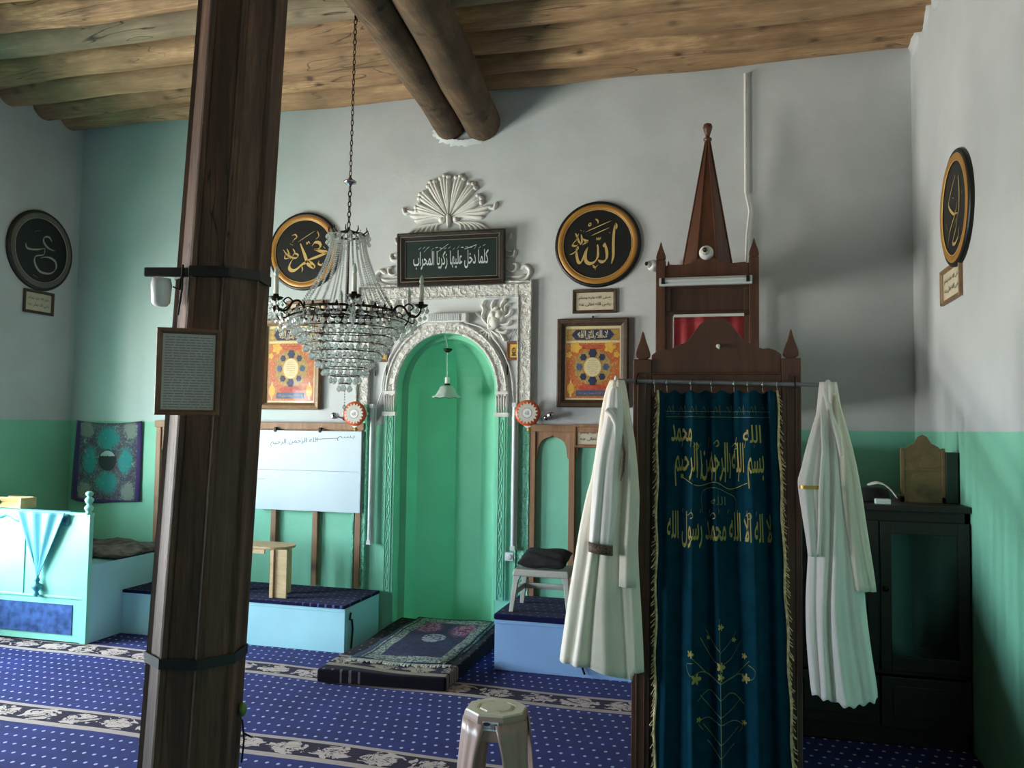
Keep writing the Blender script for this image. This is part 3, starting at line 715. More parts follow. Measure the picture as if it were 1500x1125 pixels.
g.add(vs, [(i*n+k, i*n+(k+1) % n, (i+1)*n+(k+1) % n, (i+1)*n+k) for i in range(len(pr)-1) for k in range(n)], 0, True)
make('lamp_shade', g, 'opal', pl, world=True, solid=.003)

# emergency lamp above the arch
c = hit(654, 466, 'Y', YB-.04)
em = thing('emergency_light', 'slim white ribbed emergency light fixed above the arch', 'light', (c.x, YB, c.z))
g = G(); g.box(-.16, .16, -.07, -.0, -.032, .032); make('housing', g, 'whiteplastic', em, bev=.006)
g = G()
for k in range(17): g.box(-.13+k*.0145, -.122+k*.0145, -.078, -.07, -.024, .024)
for z in (-.024, -.008, .008, .022): g.box(-.132, .112, -.076, -.07, z-.001, z+.002)
make('lens_ribs', g, 'tube', em)
# power cable following the arch
g = G(); pts = []
for i in range(26):
    a = PI*(1-.06)-PI*.9*i/25 if i < 25 else 0
    a = R(60)-R(60)*i/25; pts.append((NX+(NR+.115)*math.cos(a), YB-.012, NS+(NR+.155)*math.sin(a)))
pts = [(c.x+.13, YB-.02, c.z-.03)]+pts+[(NX+NR+.13, YB-.012, NS-.12), (hit(752, 590, 'Y', YB).x, YB-.02, NS-.2)]
g.tube(pts, .006, 6); tag(make('power_cable', g, 'whiteplastic'), 'cable running down the right side of the arch from the emergency light', 'cable')
g = G(); pts = [(c.x-.1, YB-.02, c.z-.03)]+[(NX-(NR+.115)*math.cos(R(75)*(1-i/20)), YB-.012, NS+(NR+.155)*math.sin(R(75)*(1-i/20))) for i in range(21)]+[(hit(548, 600, 'Y', YB).x, YB-.02, NS-.2)]
g.tube(pts, .006, 6); tag(make('power_cable', g, 'whiteplastic'), 'cable running down the left side of the arch to the tube light', 'cable')
# vertical tube lights
def tube_light(p0, p1, label):
    a = hit(*p0, 'Y', YB-.06); b = hit(*p1, 'Y', YB-.06); x = (a.x+b.x)/2
    t = thing('tube_light', label, 'light', (x, YB, b.z), 0, 'vertical tube lights beside the niche')
    g = G(); g.box(-.022, .022, -.05, -.032, 0, a.z-b.z); make('batten', g, 'whiteplastic', t, bev=.004)
    g = G(); g.tube([(0, -.066, .03), (0, -.066, a.z-b.z-.03)], .014, 14); make('tube', g, 'tube', t)
    for z in (0, a.z-b.z-.03): g = G(); g.box(-.016, .016, -.084, -.05, z, z+.03); make('end_cap', g, 'whiteplastic', t)
tube_light((547, 592), (540, 797), 'white vertical tube light left of the niche, above the left platform')
tube_light((754, 590), (752, 806), 'white vertical tube light right of the niche, above the black cushion')
c = hit(747, 815, 'Y', YB-.02)
g = G(); g.box(c.x-.03, c.x+.03, YB-.04, YB-.0, c.z-.03, c.z+.03); g.lathe([(.02, 0), (.018, .006)], (c.x, YB-.046, c.z), 16, ax='Y'); tag(make('wall_socket', g, 'whiteplastic', bev=.004), 'white wall socket under the right tube light', 'socket')

# ------------------------------------------------------------------ framed inscription over the niche
a = hit(583, 342, 'Y', 5.64); b = hit(739, 411, 'Y', 5.64); W_ = b.x-a.x; tl = hit(583, 342, 'Y', 5.64).z; bl = hit(583, 419, 'Y', 5.64).z; H_ = tl-bl
fr = thing('framed_inscription', 'wide dark frame with white calligraphy on green above the niche', 'picture frame', ((a.x+b.x)/2, YB-.04, (tl+bl)/2-.004), 0, tilt=R(3))
g = G(); g.frame(W_, H_, .055, .035); make('frame', g, 'fr_black', fr, bev=.002)
g = G()
for i, t in ((.03, .004), (.058, .004)):
    w2, h2 = W_-2*i, H_-2*i
    for x0, x1, z0, z1 in ((-w2/2, w2/2, h2/2-t, h2/2), (-w2/2, w2/2, -h2/2, -h2/2+t), (-w2/2, -w2/2+t, -h2/2, h2/2), (w2/2-t, w2/2, -h2/2, h2/2)):
        g.box(x0, x1, -.036 if i < .05 else -.018, -.01, z0, z1)
make('fillet', g, 'silverline', fr)
g = G(); g.plate(W_-.11, H_-.11, -.012); make('field', g, 'darkgreen', fr)
g = G(); text(g, 'كلما دخل عليها زكريا المحراب', W_*.70, H_*.34, -.014, 0, -.01, bold=.012)
rn = random.Random(5)
for k in range(16):
    x = -W_*.3+k*W_*.6/15; g.stroke([(x, .07+rn.uniform(-.01, .012)), (x+.018, .082+rn.uniform(-.01, .01))], .005, -.014, taper=False)
g.stroke([(W_*.13, .062), (W_*.24, .09)], .006, -.014, taper=False); g.stroke([(-W_*.12, .05), (-W_*.02, .105)], .006, -.014, taper=False); g.stroke([(-W_*.25, .05), (-W_*.21, .09)], .005, -.014, taper=False)
make('inscription', g, 'letter_white', fr)

# ------------------------------------------------------------------ round calligraphy plaques
def roundel(loc, rotz, r, strokes, origin, sc, pen, label, dim=False, extra=None):
    t = thing('calligraphy_roundel', label, 'plaque', loc, rotz, 'round calligraphy plaques on the walls')
    g = G(); g.lathe([(r, 0), (r*1.0, -.014), (r*.985, -.022), (r*.93, -.026), (r*.92, -.022)], n=64, ax='Y', cap=False); make('rim', g, 'fr_black' if dim else 'black', t)
    g = G(); g.lathe([(r*.93, -.024), (r*.9, -.03), (r*.83, -.03), (r*.80, -.022)], n=64, ax='Y', cap=False); make('gold_band', g, 'greyband' if dim else 'goldpaint', t)
    g = G(); g.lathe([(r*.805, -.024), (r*.80, -.028), (r*.79, -.024)], n=64, ax='Y', cap=False); make('inner_bead', g, 'letter_grey' if dim else 'goldletter', t)
    g = G(); g.disc(r*.81, r*.81, -.020, n=64); make('field', g, 'black', t)
    g = G()
    for st in strokes:
        wd, pts = st[0], st[1:]
        g.stroke([((x-origin[0])/sc[0]*r, -(z-origin[1])/sc[1]*r) for x, z in pts], wd*r*pen, -.0225)
    make('lettering', g, 'letter_grey' if dim else 'goldletter', t)
    return t
ALLAH = [(1, (770, 358), (757, 420), (748, 520), (746, 620), (746, 720), (736, 770), (726, 808)), (.8, (768, 360), (778, 400), (776, 432)),
 (1, (652, 575), (668, 640), (677, 705), (668, 755), (635, 782), (600, 778), (580, 760)), (.7, (652, 575), (640, 600), (648, 625)),
 (1, (572, 590), (578, 660), (572, 730), (540, 780), (490, 798), (450, 778), (438, 735), (450, 660), (466, 612)), (.7, (572, 590), (560, 612)),
 (.9, (466, 612), (440, 655), (415, 725), (388, 780), (358, 775), (342, 720), (334, 660), (332, 625)), (.6, (332, 625), (348, 608), (352, 632), (325, 658), (290, 682), (258, 690)),
 (.35, (440, 445), (580, 390), (722, 335)), (.35, (498, 492), (600, 450), (702, 410)), (.5, (545, 308), (572, 328), (574, 360)),
 (.45, (475, 350), (492, 352), (494, 374), (478, 380), (470, 366), (475, 350)), (.5, (560, 512), (566, 538), (580, 518), (588, 540), (604, 512), (602, 538)),
 (.6, (322, 455), (345, 500), (360, 545), (385, 580)), (.6, (358, 460), (340, 520), (305, 560), (292, 590), (330, 595), (352, 575)), (.7, (388, 470), (396, 530), (392, 570), (372, 588)),
 (.8, (402, 520), (440, 545), (462, 552), (430, 570), (400, 590)), (.4, (412, 430), (418, 445)), (.4, (380, 420), (388, 436)), (.6, (520, 815), (545, 842), (580, 815)), (.5, (546, 840), (550, 872)), (.6, (700, 462), (710, 470))]
c = hit(875, 357.5, 'Y', YB-.02)
roundel((c.x, YB, c.z), 0, .302, ALLAH, (568, 585), (480, 475), .085, 'round black and gold calligraphy plaque right of the niche, above a poster')
MUH = [(1, (352, 172), (368, 150), (392, 152), (402, 172), (388, 192), (364, 190)), (1.1, (364, 190), (400, 204), (438, 214), (400, 232), (350, 250), (318, 262)),
 (1.1, (318, 262), (332, 282), (352, 296), (368, 302), (352, 276), (338, 262)), (1.2, (284, 152), (298, 190), (314, 232), (322, 268), (300, 280), (262, 312), (236, 316), (222, 296), (232, 262), (250, 238)),
 (.35, (270, 142), (320, 108), (368, 78)), (.5, (318, 145), (324, 158), (330, 142), (340, 156)), (.45, (384, 84), (390, 112), (372, 130)), (.4, (380, 92), (384, 78)), (.6, (418, 178), (430, 190)), (.6, (396, 262), (392, 282), (410, 290), (418, 276)),
 (.6, (184, 186), (205, 215), (235, 235), (262, 240), (272, 222), (250, 212), (238, 228)), (.5, (196, 215), (195, 240), (225, 238)), (.5, (240, 182), (252, 205), (240, 230)), (.5, (205, 180), (215, 205), (210, 230)),
 (.5, (232, 100), (252, 95), (262, 112), (246, 125), (236, 145)), (.4, (222, 150), (240, 160)), (.45, (296, 292), (300, 312), (296, 330)), (.6, (222, 205), (228, 245))]
c = hit(445, 368, 'Y', YB-.02)
roundel((c.x, YB, c.z), 0, .302, MUH, (304, 200), (208, 241), .08, 'round black and gold calligraphy plaque left of the niche, partly behind the chandelier')
OMAR = [(1, (280, 190), (264, 170), (240, 178), (238, 205), (262, 232), (298, 240)), (.9, (148, 236), (158, 262), (200, 258), (246, 238)),
 (1, (246, 238), (240, 275), (200, 296), (198, 335), (225, 374), (275, 374), (306, 340), (302, 300), (272, 284), (240, 290), (225, 300)), (.4, (190, 160), (220, 145)), (.4, (190, 400), (215, 412))]
c = hit(61, 367, 'X', XL+.02); rr = (hit(61, 309, 'X', XL+.02).z-hit(61, 427, 'X', XL+.02).z)/2
roundel((XL, c.y, c.z), R(90), rr, OMAR, (230, 255), (165, 225), .06, 'round grey-rimmed calligraphy plaque on the left wall', True)
EBU = [(1, (1205, 765), (1180, 820), (1166, 870), (1190, 925), (1214, 940)), (1, (1220, 780), (1224, 850), (1221, 930), (1214, 950)), (.9, (1214, 890), (1200, 935), (1172, 990), (1155, 1055)),
 (1, (1215, 945), (1204, 1000), (1186, 1050), (1198, 1064), (1215, 1045), (1220, 1010)), (.5, (1186, 850), (1196, 862)), (.5, (1236, 860), (1238, 880)), (.6, (1208, 960), (1190, 985)), (.5, (1150, 940), (1156, 975))]
c = hit(1398, 305, 'X', XR-.02); rr = (hit(1398, 219, 'X', XR-.02).z-hit(1398, 391, 'X', XR-.02).z)/2
roundel((XR, c.y, c.z), R(-90), rr, EBU, (1195, 905), (82, 258), .06, 'round black and gold calligraphy plaque on the right wall')

# ------------------------------------------------------------------ small framed texts
def small_frame(loc, rotz, w_, h_, label, fm='fr_brown', t_='paper', lines=('صلى الله عليه وسلم', 'رضى الله تعالى عنه'), tilt=0):
    t = thing('framed_text', label, 'picture frame', loc, rotz, 'small framed two-line texts')
    g = G(); g.frame(w_, h_, .022, .018); make('frame', g, fm, t)
    g = G(); g.plate(w_-.03, h_-.03, -.004)
    for i, s in enumerate(lines): text(g, s, (w_-.05)*.86, h_*.17, -.0055, 0, h_*(.14-.27*i), 1, bold=.01)
    make('sheet', g, [t_, 'ink'], t); return t
def px_frame(x0, y0, x1, y1, ax, v, rotz, *a, **k):
    p = hit((x0+x1)/2, (y0+y1)/2, ax, v); q0 = hit(x0, (y0+y1)/2, ax, v); q1 = hit(x1, (y0+y1)/2, ax, v)
    zt = hit((x0+x1)/2, y0, ax, v).z-hit((x0+x1)/2, y1, ax, v).z
    i = 0 if ax == 'Y' else 1
    return small_frame(tuple(p), rotz, abs(q1[i]-q0[i]), zt, *a, **k)
px_frame(839, 424, 903, 459, 'Y', YB-.003, 0, 'small brown framed two-line text right of the niche, directly under the round plaque')
px_frame(420, 441, 478, 475, 'Y', YB-.003, 0, 'small framed text behind the left side of the chandelier, above the left poster', fm='fr_tan')
px_frame(34, 426, 78, 460, 'X', XL+.003, R(90), 'small grey-framed text on the left wall under the round plaque')
px_frame(1381, 388, 1409, 441, 'X', XR-.003, R(-90), 'small framed text on the right wall under the round plaque', fm='fr_tan')
px_frame(841, 622, 906, 656, 'Y', YB-.035, 0, 'small framed text fixed to the right wooden arcade beside the robe', fm='pine')

# ------------------------------------------------------------------ illuminated posters
def poster(x0, y0, x1, y1, fm, label, hgt=None):
    v = YB-.003; a = hit(x0, (y0+y1)/2, 'Y', v); b = hit(x1, (y0+y1)/2, 'Y', v); c = hit((x0+x1)/2, y0, 'Y', v).z; d = hit((x0+x1)/2, y1, 'Y', v).z
    W, H = b.x-a.x, c-d
    t = thing('framed_poster', label, 'picture frame', ((a.x+b.x)/2, YB-.003, (c+d)/2), 0, 'framed ornamental posters beside the niche')
    g = G(); g.frame(W, H, .052, .04); make('frame', g, fm, t, bev=.002)
    w, h = W-.10, H-.10; g = G(); Y0 = -.01
    g.plate(w, h, Y0, 1)                                   # 1 cream margin
    g.plate(w*.94, h*.74, Y0-.0006, 0, cz=-h*.10)           # 0 ornament
    g.plate(w*.94, h*.16, Y0-.0006, 4, cz=h*.38)
    for k in range(4): g.disc(.014, .014, Y0-.001, 3, cx=(-1 if k % 2 else 1)*w*.405, cz=h*.38+(1 if k > 1 else -1)*h*.035); 
    hw, hh = w*.30, h*.068
    g.add([(x, Y0-.0012, h*.38+z) for x, z in ((-hw-.03, 0), (-hw-.012, -hh*.6), (-hw, -hh), (hw, -hh), (hw+.012, -hh*.6), (hw+.03, 0), (hw+.012, hh*.6), (hw, hh), (-hw, hh), (-hw-.012, hh*.6))], [tuple(range(10))], 2)
    text(g, 'لا اله الا الله', w*.54, hh*1.15, Y0-.0018, 0, h*.38+hh*.30, 1, bold=.02); text(g, 'محمد رسول الله', w*.5, hh*1.1, Y0-.0018, 0, h*.38-hh*.32, 1, bold=.02)
    g.plate(w*.36, h*.05, Y0-.0012, 5, cz=h*.215); text(g, 'محمد رسول الله', w*.3, h*.03, Y0-.0016, 0, h*.215, 3, bold=.01)
    for s in (-1, 1):
        g.disc(w*.09, w*.09, Y0-.0012, 6, cx=s*w*.30, cz=h*.21, n=40, fn=lambda a: 1+.18*math.cos(5*a))
        g.disc(w*.05, w*.05, Y0-.0012, 6, cx=s*w*.42, cz=h*.11, n=30, fn=lambda a: 1+.18*math.cos(5*a))
        g.disc(w*.065, h*.075, Y0-.0014, 6, cx=s*w*.385, cz=-h*.345); g.disc(w*.02, h*.12, Y0-.0012, 1, cx=s*w*.385, cz=-h*.345)
    cz = -h*.055
    g.disc(w*.33, h*.235, Y0-.0016, 4, cz=cz, n=64, fn=lambda a: 1+.04*math.cos(16*a))
    g.disc(w*.165, h*.14, Y0-.0024, 3, cz=cz, n=48); g.disc(w*.15, h*.128, Y0-.003, 1, cz=cz, n=48)
    for k in range(8):
        a = PI/2+2*PI*k/8; r1, r2 = w*.235, h*.185
        q = 1.35 if k % 4 == 0 else 1
        g.disc(w*.052*q, w*.058*q, Y0-.0034, 2 if k % 4 == 0 or k % 2 else 7, cx=r1*math.cos(a)*(1 if k % 4 else 1), cz=cz+r2*math.sin(a), n=24, fn=lambda u: 1+.13*math.cos(6*u))
    for k in range(7): g.plate(w*.2*(1-abs(k-3)*.1), .0022, Y0-.0036, 4, cz=cz+(k-3)*h*.028)
    g.disc(w*.24, h*.05, Y0-.0016, 5, cz=-h*.335, n=24); g.plate(w*.58, h*.075, Y0-.002, 7, cz=-h*.405)
    text(g, 'لا اله الا الله محمد رسول الله', w*.5, h*.04, Y0-.0024, 0, -h*.405, 4, bold=.01)
    make('print', g, ['ornament', 'cream', 'navy', 'gold', 'goldprint', 'redprint', 'yellowprint', 'navyblue'], t)
    g = G(); g.plate(w, h, -.018); make('glass', g, 'pictureglass', t)
    g = G(); g.lathe([(.008, -.01), (.006, -.02), (0, -.022)], (0, 0, H/2+.012), 8, ax='Y'); make('hanger', g, 'iron', t)
poster(817, 467, 921, 597, 'fr_brown', 'framed illuminated calligraphy poster right of the niche, partly behind the white robe')
poster(384, 468, 472, 600, 'fr_tan', 'framed illuminated calligraphy poster left of the niche, beside the column')

# ------------------------------------------------------------------ little gold hangings
def hanging(px, py, label, group):
    c = hit(px, py, 'Y', YB-.01); t = thing('hanging_ornament', label, 'wall ornament', (c.x, YB-.004, c.z), 0, group)
    g = G(); g.frame(.105, .135, .022, .016); g.box(-.05, .05, -.006, 0, -.065, .065); make('frame', g, 'fr_oak', t)
    g = G(); g.plate(.07, .10, -.008); g.disc(.016, .024, -.0095, 1, n=20); g.plate(.03, .012, -.0095, 1, cz=-.03); text(g, 'الله', .024, .026, -.0105, 0, .003, 0, bold=.03); make('gold_panel', g, ['yellowprint', 'ink'], t)
    g = G(); g.tube([(-.04, -.004, .066), (0, -.006, .155), (.04, -.004, .066)], .0025, 6); make('string', g, 'ink', t)
    for s in (-1, 1):
        g = G(); g.tube([(s*.045, -.008, -.068), (s*.046, -.008, -.085)], .002, 5); g.tube([(s*.046, -.008, -.085), (s*.046, -.008, -.17)], [.004, .006, ][:2], 8); make('tassel', g, 'iron', t)
hanging(753, 514, 'small brown and gold hanging ornament right of the niche arch, on a string', 'gold hangings beside the arch')
hanging(559, 517, 'small brown and gold hanging ornament left of the arch, beside the chandelier', 'gold hangings beside the arch')

# ------------------------------------------------------------------ sunburst plates
def plate_(px, py, label, s):
    c = hit(px, py, 'Y', YB-.12); t = thing('sunburst_plate', label, 'wall plate', tuple(c), 0, 'orange sunburst plates beside the niche')
    g = G(); q = .108
    g.prism([(-q, 0), (-.03, -q*.8), (0, -q), (.03, -q*.8), (q, 0), (.03, q*.8), (0, q*.85), (-.03, q*.8)], .0, .01); make('backing', g, 'whiteplastic', t, bev=.004)
    g = G(); g.lathe([(.09, 0), (.088, -.012), (.05, -.018), (.05, -.004)], n=48, ax='Y'); make('orange_ring', g, 'orange', t)
    g = G(); g.disc(.068, .068, -.0195, n=72, fn=lambda a: 1+.14*(1-2*abs(((a*18/(2*PI)) % 1)*2-1))); make('sun_face', g, 'cream_plastic', t)
    g = G(); g.disc(.036, .036, -.0205, n=24); g.disc(.032, .032, -.021, 1, n=24); text(g, 'الله', .03, .026, -.0216, 0, 0, 0, bold=.02); make('medallion', g, ['inkgrey', 'whiteplastic'], t)
    g = G(); g.lathe([(0, -.016), (.014, -.008), (.016, 0), (.012, .012), (0, .016)], (.012*s, -.005, -.115), 12); make('gold_bead', g, 'gold', t)
    g = G(); g.box(-.01, .01, .008, YB-c.y, -.01, .01); make('wall_mount', g, 'iron', t)
plate_(520, 606, 'orange and white sunburst wall plate left of the niche, under the chandelier', 1)
plate_(773, 605, 'orange and white sunburst wall plate right of the niche, by the arcade corner', 1)
def spot(px, py, label, s):
    c = hit(px, py, 'Y', YB-.07); t = thing('security_camera', label, 'camera', (c.x, YB, c.z), 0, 'small chrome cameras beside the sunburst plates')
    g = G(); g.tube([(-.05*s, -.04, -.018), (-.02*s, -.05, -.01), (0, -.07, 0)], .007, 8); g.lathe([(.02, 0), (.018, -.03), (0, -.034)], (-.05*s, -.0, -.018), 12, ax='Y'); make('arm', g, 'chrome', t)
    g = G(); g.lathe([(0, .03), (.016, .03), (.022, .02), (.024, -.03), (.02, -.034)], (0, -.075, 0), 18, ax='Y'); make('body', g, 'chrome', t)
    g = G(); g.lathe([(.018, -.105), (0, -.112)], (0, 0, 0), 16, ax='Y'); g.lathe([(.018, -.1), (.018, -.106)], (0, 0, 0), 16, ax='Y'); make('lens', g, 'lens', t)
spot(808, 608, 'small chrome camera right of the right sunburst plate', 1)
spot(492, 609, 'small chrome camera left of the left sunburst plate', -1)

# ------------------------------------------------------------------ wooden arcades (wainscot)
PZ = .305      # platform height
def ogee(xa, xb, zt, zb):
    """spandrel board between two posts with a scalloped pointed opening"""
    w_ = xb-xa; m = (xa+xb)/2; pts = [(xa, zt), (xb, zt), (xb, zb)]
    L = [(.0, 0), (.015, .02), (.01, .045), (.03, .055), (.045, .075), (.08, .5), (.14, .70), (.25, .84), (.36, .90), (.44, .93), (.5, 1.0)]
    hgt = (zt-zb)*.88
    right = [(xb-.0-w_*u, zb+hgt*v) for u, v in L]; left = [(xa+w_*u, zb+hgt*v) for u, v in reversed(L)]
    return pts+right[1:]+left[1:-1]+[(xa, zb)]
def arcade(posts, ztop, name_label, doors=None):
    t = thing('wooden_arcade', name_label, 'panelling', ((posts[0]+posts[-1])/2, YB, PZ), 0, 'wooden arcades along the back wall')
    g = G(); g.box(posts[0]-.035, posts[-1]+.035, YB-.045, YB-.002, ztop-.05, ztop); make('top_rail', g, 'pine', t, world=True, bev=.003)
    for x in posts:
        g = G(); g.box(x-.022, x+.022, YB-.04, YB-.002, PZ+.012, ztop-.05); make('post', g, 'pine', t, world=True, bev=.003)
    for a, b in zip(posts, posts[1:]):
        g = G(); g.prism(ogee(a+.022, b-.022, ztop-.05, ztop-.05-.19), YB-.028, YB-.006); make('arch_board', g, 'pine', t, world=True)
    return t
zt = hit(800, 622, 'Y', YB-.03).z
xs = [hit(779, 750, 'Y', YB-.03).x, hit(837, 750, 'Y', YB-.03).x]; dx = xs[1]-xs[0]
arcade([xs[0]+dx*k for k in range(4)], zt, 'pine wooden arcade right of the niche behind the white robe')
zt = hit(450, 619, 'Y', YB-.03).z
x5 = [hit(x, 780, 'Y', YB-.03).x for x in (524, 456, 396)]; xl = hit(228, 780, 'Y', YB-.03).x
arcade([xl+(x5[0]-xl)*k/5 for k in range(6)], zt, 'pine wooden arcade left of the niche behind the whiteboard')

# whiteboard
a = hit(373, 630, 'Y', YB-.06); b = hit(527, 748, 'Y', YB-.06); t1 = hit(450, 631, 'Y', YB-.06).z; t0 = hit(450, 748.5, 'Y', YB-.06).z
wbx = thing('whiteboard', 'large whiteboard with faint handwriting hung on the left arcade', 'whiteboard', ((a.x+b.x)/2, YB-.05, (t0+t1)/2)); W_, H_ = b.x-a.x, t1-t0
g = G(); g.box(-W_/2, W_/2, -.012, 0, -H_/2, H_/2); make('board', g, 'whiteboard', wbx, bev=.002)
g = G(); g.box(-W_/2+.01, W_/2-.01, -.0135, -.012, -.0, .003); make('fold_line', g, 'drywipe', wbx)
g = G(); text(g, 'بسم', W_*.16, .035, -.0135, W_*.36, H_/2-.05, slope=.05); g.stroke([(W_*.08, H_/2-.062), (W_*.28, H_/2-.052)], .006, -.0135, taper=False)
text(g, 'الله الرحمن الرحيم', W_*.44, .055, -.0135, -W_*.12, H_/2-.085, slope=.06); g.stroke([(-W_*.46, -.07), (-W_*.38, -.071)], .003, -.0135, taper=False); make('handwriting', g, 'drywipe', wbx)
for k in (-.30, .12):
    g = G(); g.box(W_*k-.008, W_*k+.008, -.018, .005, H_/2-.012, H_/2+.025); make('clip', g, 'iron', wbx)

# tapestry on the back wall's left end
def tapestry():
    k = NT('tapestry_weave'); v = k.coords(); s = k.n('SeparateXYZ'); k.l(v, s.inputs[0])
    X = k.math('ABSOLUTE', s.outputs[0]); Z = k.math('ABSOLUTE', k.math('SUBTRACT', s.outputs[2], .0))
    n = k.noise(v, 22, 4, .6, 2.0)
    base = k.ramp(n, (.42, lin((70, 62, 92))), (.5, lin((96, 84, 96))), (.58, lin((70, 108, 110))), (.7, lin((150, 176, 160))))
    def ell(cx, cz, rx, rz, soft=.25):
        a = k.math('POWER', k.math('DIVIDE', k.math('SUBTRACT', X, cx), rx), 2); b = k.math('POWER', k.math('DIVIDE', k.math('SUBTRACT', Z, cz), rz), 2)
        return k.math('LESS_THAN', k.math('ADD', a, k.math('ADD', b, k.math('MULTIPLY', k.math('SUBTRACT', n, .5), 6.0))), 1.0)
    c = k.mix(ell(0, .18, .10, .085), base, lin((40, 148, 150)))
    c = k.mix(ell(.17, 0, .06, .10), c, lin((40, 148, 150)))
    c = k.mix(ell(.21, .25, .06, .07), c, lin((132, 146, 136)))
    r = k.math('ADD', k.math('POWER', k.math('DIVIDE', X, .09), 2), k.math('POWER', k.math('DIVIDE', Z, .085), 2))
    c = k.mix(k.math('LESS_THAN', r, 1.0), c, lin((30, 44, 52)))
    up = k.math('MULTIPLY', k.math('LESS_THAN', r, .85), k.math('GREATER_THAN', s.outputs[2], k.math('ADD', .02, k.math('MULTIPLY', n, .03))))
    c = k.mix(up, c, lin((176, 196, 196)))
    e = k.math('MAXIMUM', k.math('GREATER_THAN', X, .275), k.math('GREATER_THAN', Z, .315))
    c = k.mix(e, c, lin((66, 48, 110)))
    k.l(c, k.b.inputs['Base Color']); k.b.inputs['Roughness'].default_value = .8; k.b.inputs['Sheen Weight'].default_value = .2; return k.m
M['tapestry'] = tapestry()
a = hit(113, 615, 'Y', YB-.02); b = hit(208, 617, 'Y', YB-.02); c = hit(160, 733, 'Y', YB-.02)
W_ = b.x-a.x; H_ = (a.z+b.z)/2-c.z; g = G(); nn = 24; vs = []
for i in range(nn+1):
    for j in range(nn+1):
        u, v = i/nn-.5, j/nn-.5
        sag = -.022*(1-(2*u)**2)*(1 if v > 0 else 1); vs.append((u*W_*(1+.05*(.5-v))+(-.012)*(.5-v), -.02-.008*math.sin(u*9+v*3)*(.6-v), v*H_+sag+.01*(.5-v)*math.sin(u*6)))
g.add(vs, [(i*(nn+1)+j, (i+1)*(nn+1)+j, (i+1)*(nn+1)+j+1, i*(nn+1)+j+1) for i in range(nn) for j in range(nn)], 0, True)
o = make('wall_tapestry', g, 'tapestry', loc=Vector(((a.x+b.x)/2, YB-.0, (a.z+b.z)/2-H_/2)), solid=.004)
tag(o, 'purple bordered tapestry with turquoise flowers hung on the green wall corner', 'tapestry')

# ------------------------------------------------------------------ platforms
KX = -4.24      # right side of the preaching desk
def platform(x0, x1, y0, z, m, label, name='platform'):
    t = thing(name, label, 'platform', ((x0+x1)/2, y0, 0), 0, 'low painted platforms beside the niche')
    g = G(); g.box(x0, x1, y0+.012, YB-.05, .006, z-.014); make('body', g, m, t, world=True)
    g = G(); g.box(x0-.004, x1+.004, y0, y0+.014, .004, z-.03); g.box(x0-.006, x1+.006, y0-.004, y0+.014, z-.036, z-.012); make('front_board', g, m, t, world=True, bev=.003)
    return t
PXR = -2.50
pL = platform(KX+.006, PXR, 5.10, PZ, 'teal_panel', 'low pale turquoise platform left of the niche')
g = G(); g.box(KX+.01, PXR+.006, 5.085, YB-.048, PZ-.012, PZ+.010); tag(make('carpet_runner', g, 'carpet_dark', bev=.005), 'navy dotted carpet covering the left turquoise platform top', 'carpet', 'dark carpets on the platforms')
g = G(); y = 5.25
g.tube([(PXR+.012, y-.08, PZ-.05), (PXR+.015, y-.1, PZ-.09), (PXR+.012, y-.06, PZ-.10), (PXR+.014, y-.05, .14), (PXR+.02, y-.08, .02), (PXR+.05, y-.14, .014)], .007, 6)
tag(make('loose_cable', g, 'iron'), 'black cable dangling down the end of the left platform', 'cable')
pR = platform(-1.448, -.40, 5.05, PZ+.02, 'blue_panel', 'low pale blue platform right of the niche, behind the white robe')
g = G(); g.box(-1.458, -.40, 5.035, YB-.048, PZ+.008, PZ+.045); tag(make('carpet_runner', g, 'carpet_dark', bev=.012), 'navy dotted carpet covering the right blue platform under the cream stool', 'carpet', 'dark carpets on the platforms')
g = G(); g.tube([(hit(850, 960, 'Y', 5.04).x, 5.04, .13), (hit(853, 975, 'Y', 5.04).x, 5.035, .07), (hit(857, 985, 'Y', 5.04).x, 5.03, .03)], .008, 6); tag(make('loose_cable', g, 'iron'), 'short black cable against the blue platform front, below the robe', 'cable')

# ------------------------------------------------------------------ preaching desk, far left
KZ = .875; KY = 4.76
kd = thing('preaching_desk', 'mint painted preaching desk with finial post in the left corner', 'desk', (-4.8, KY, 0))
g = G(); g.box(XL+.004, KX, KY+.015, YB-.05, .006, .53); make('bench_body', g, 'teal_panel', kd, world=True)
g = G(); g.box(XL+.004, KX, KY, KY+.02, .01, KZ); g.box(XL+.004, KX-.01, KY-.008, KY+.03, KZ-.012, KZ+.008); make('front_panel', g, 'mint_panel', kd, world=True, bev=.003)
g = G(); g.box(KX-.04, KX+.006, KY-.006, KY+.03, .006, KZ); g.box(XL+.02, KX-.03, KY-.008, KY+.005, .30, .315); g.box(hit(36, 820, 'Y', KY).x-.008, hit(36, 820, 'Y', KY).x+.004, KY-.008, KY+.005, .31, KZ-.02); make('trim_rails', g, 'mint_panel', kd, world=True, bev=.003)
g = G(); g.box(XL+.02, hit(106, 900, 'Y', KY).x, KY-.006, KY+.004, .06, .26); make('blue_kick_panel', g, 'bluetile', kd, world=True)
g = G(); g.lathe([(.028, 0), (.028, .008), (.014, .014), (.026, .03), (.03, .045), (.02, .06), (.010, .066), (.024, .082), (.03, .098), (.022, .112), (.011, .118), (.024, .132), (.026, .145), (.014, .156), (0, .158)], (KX-.022, KY+.012, KZ), 18)
make('finial', g, 'mint_panel', kd, world=True)
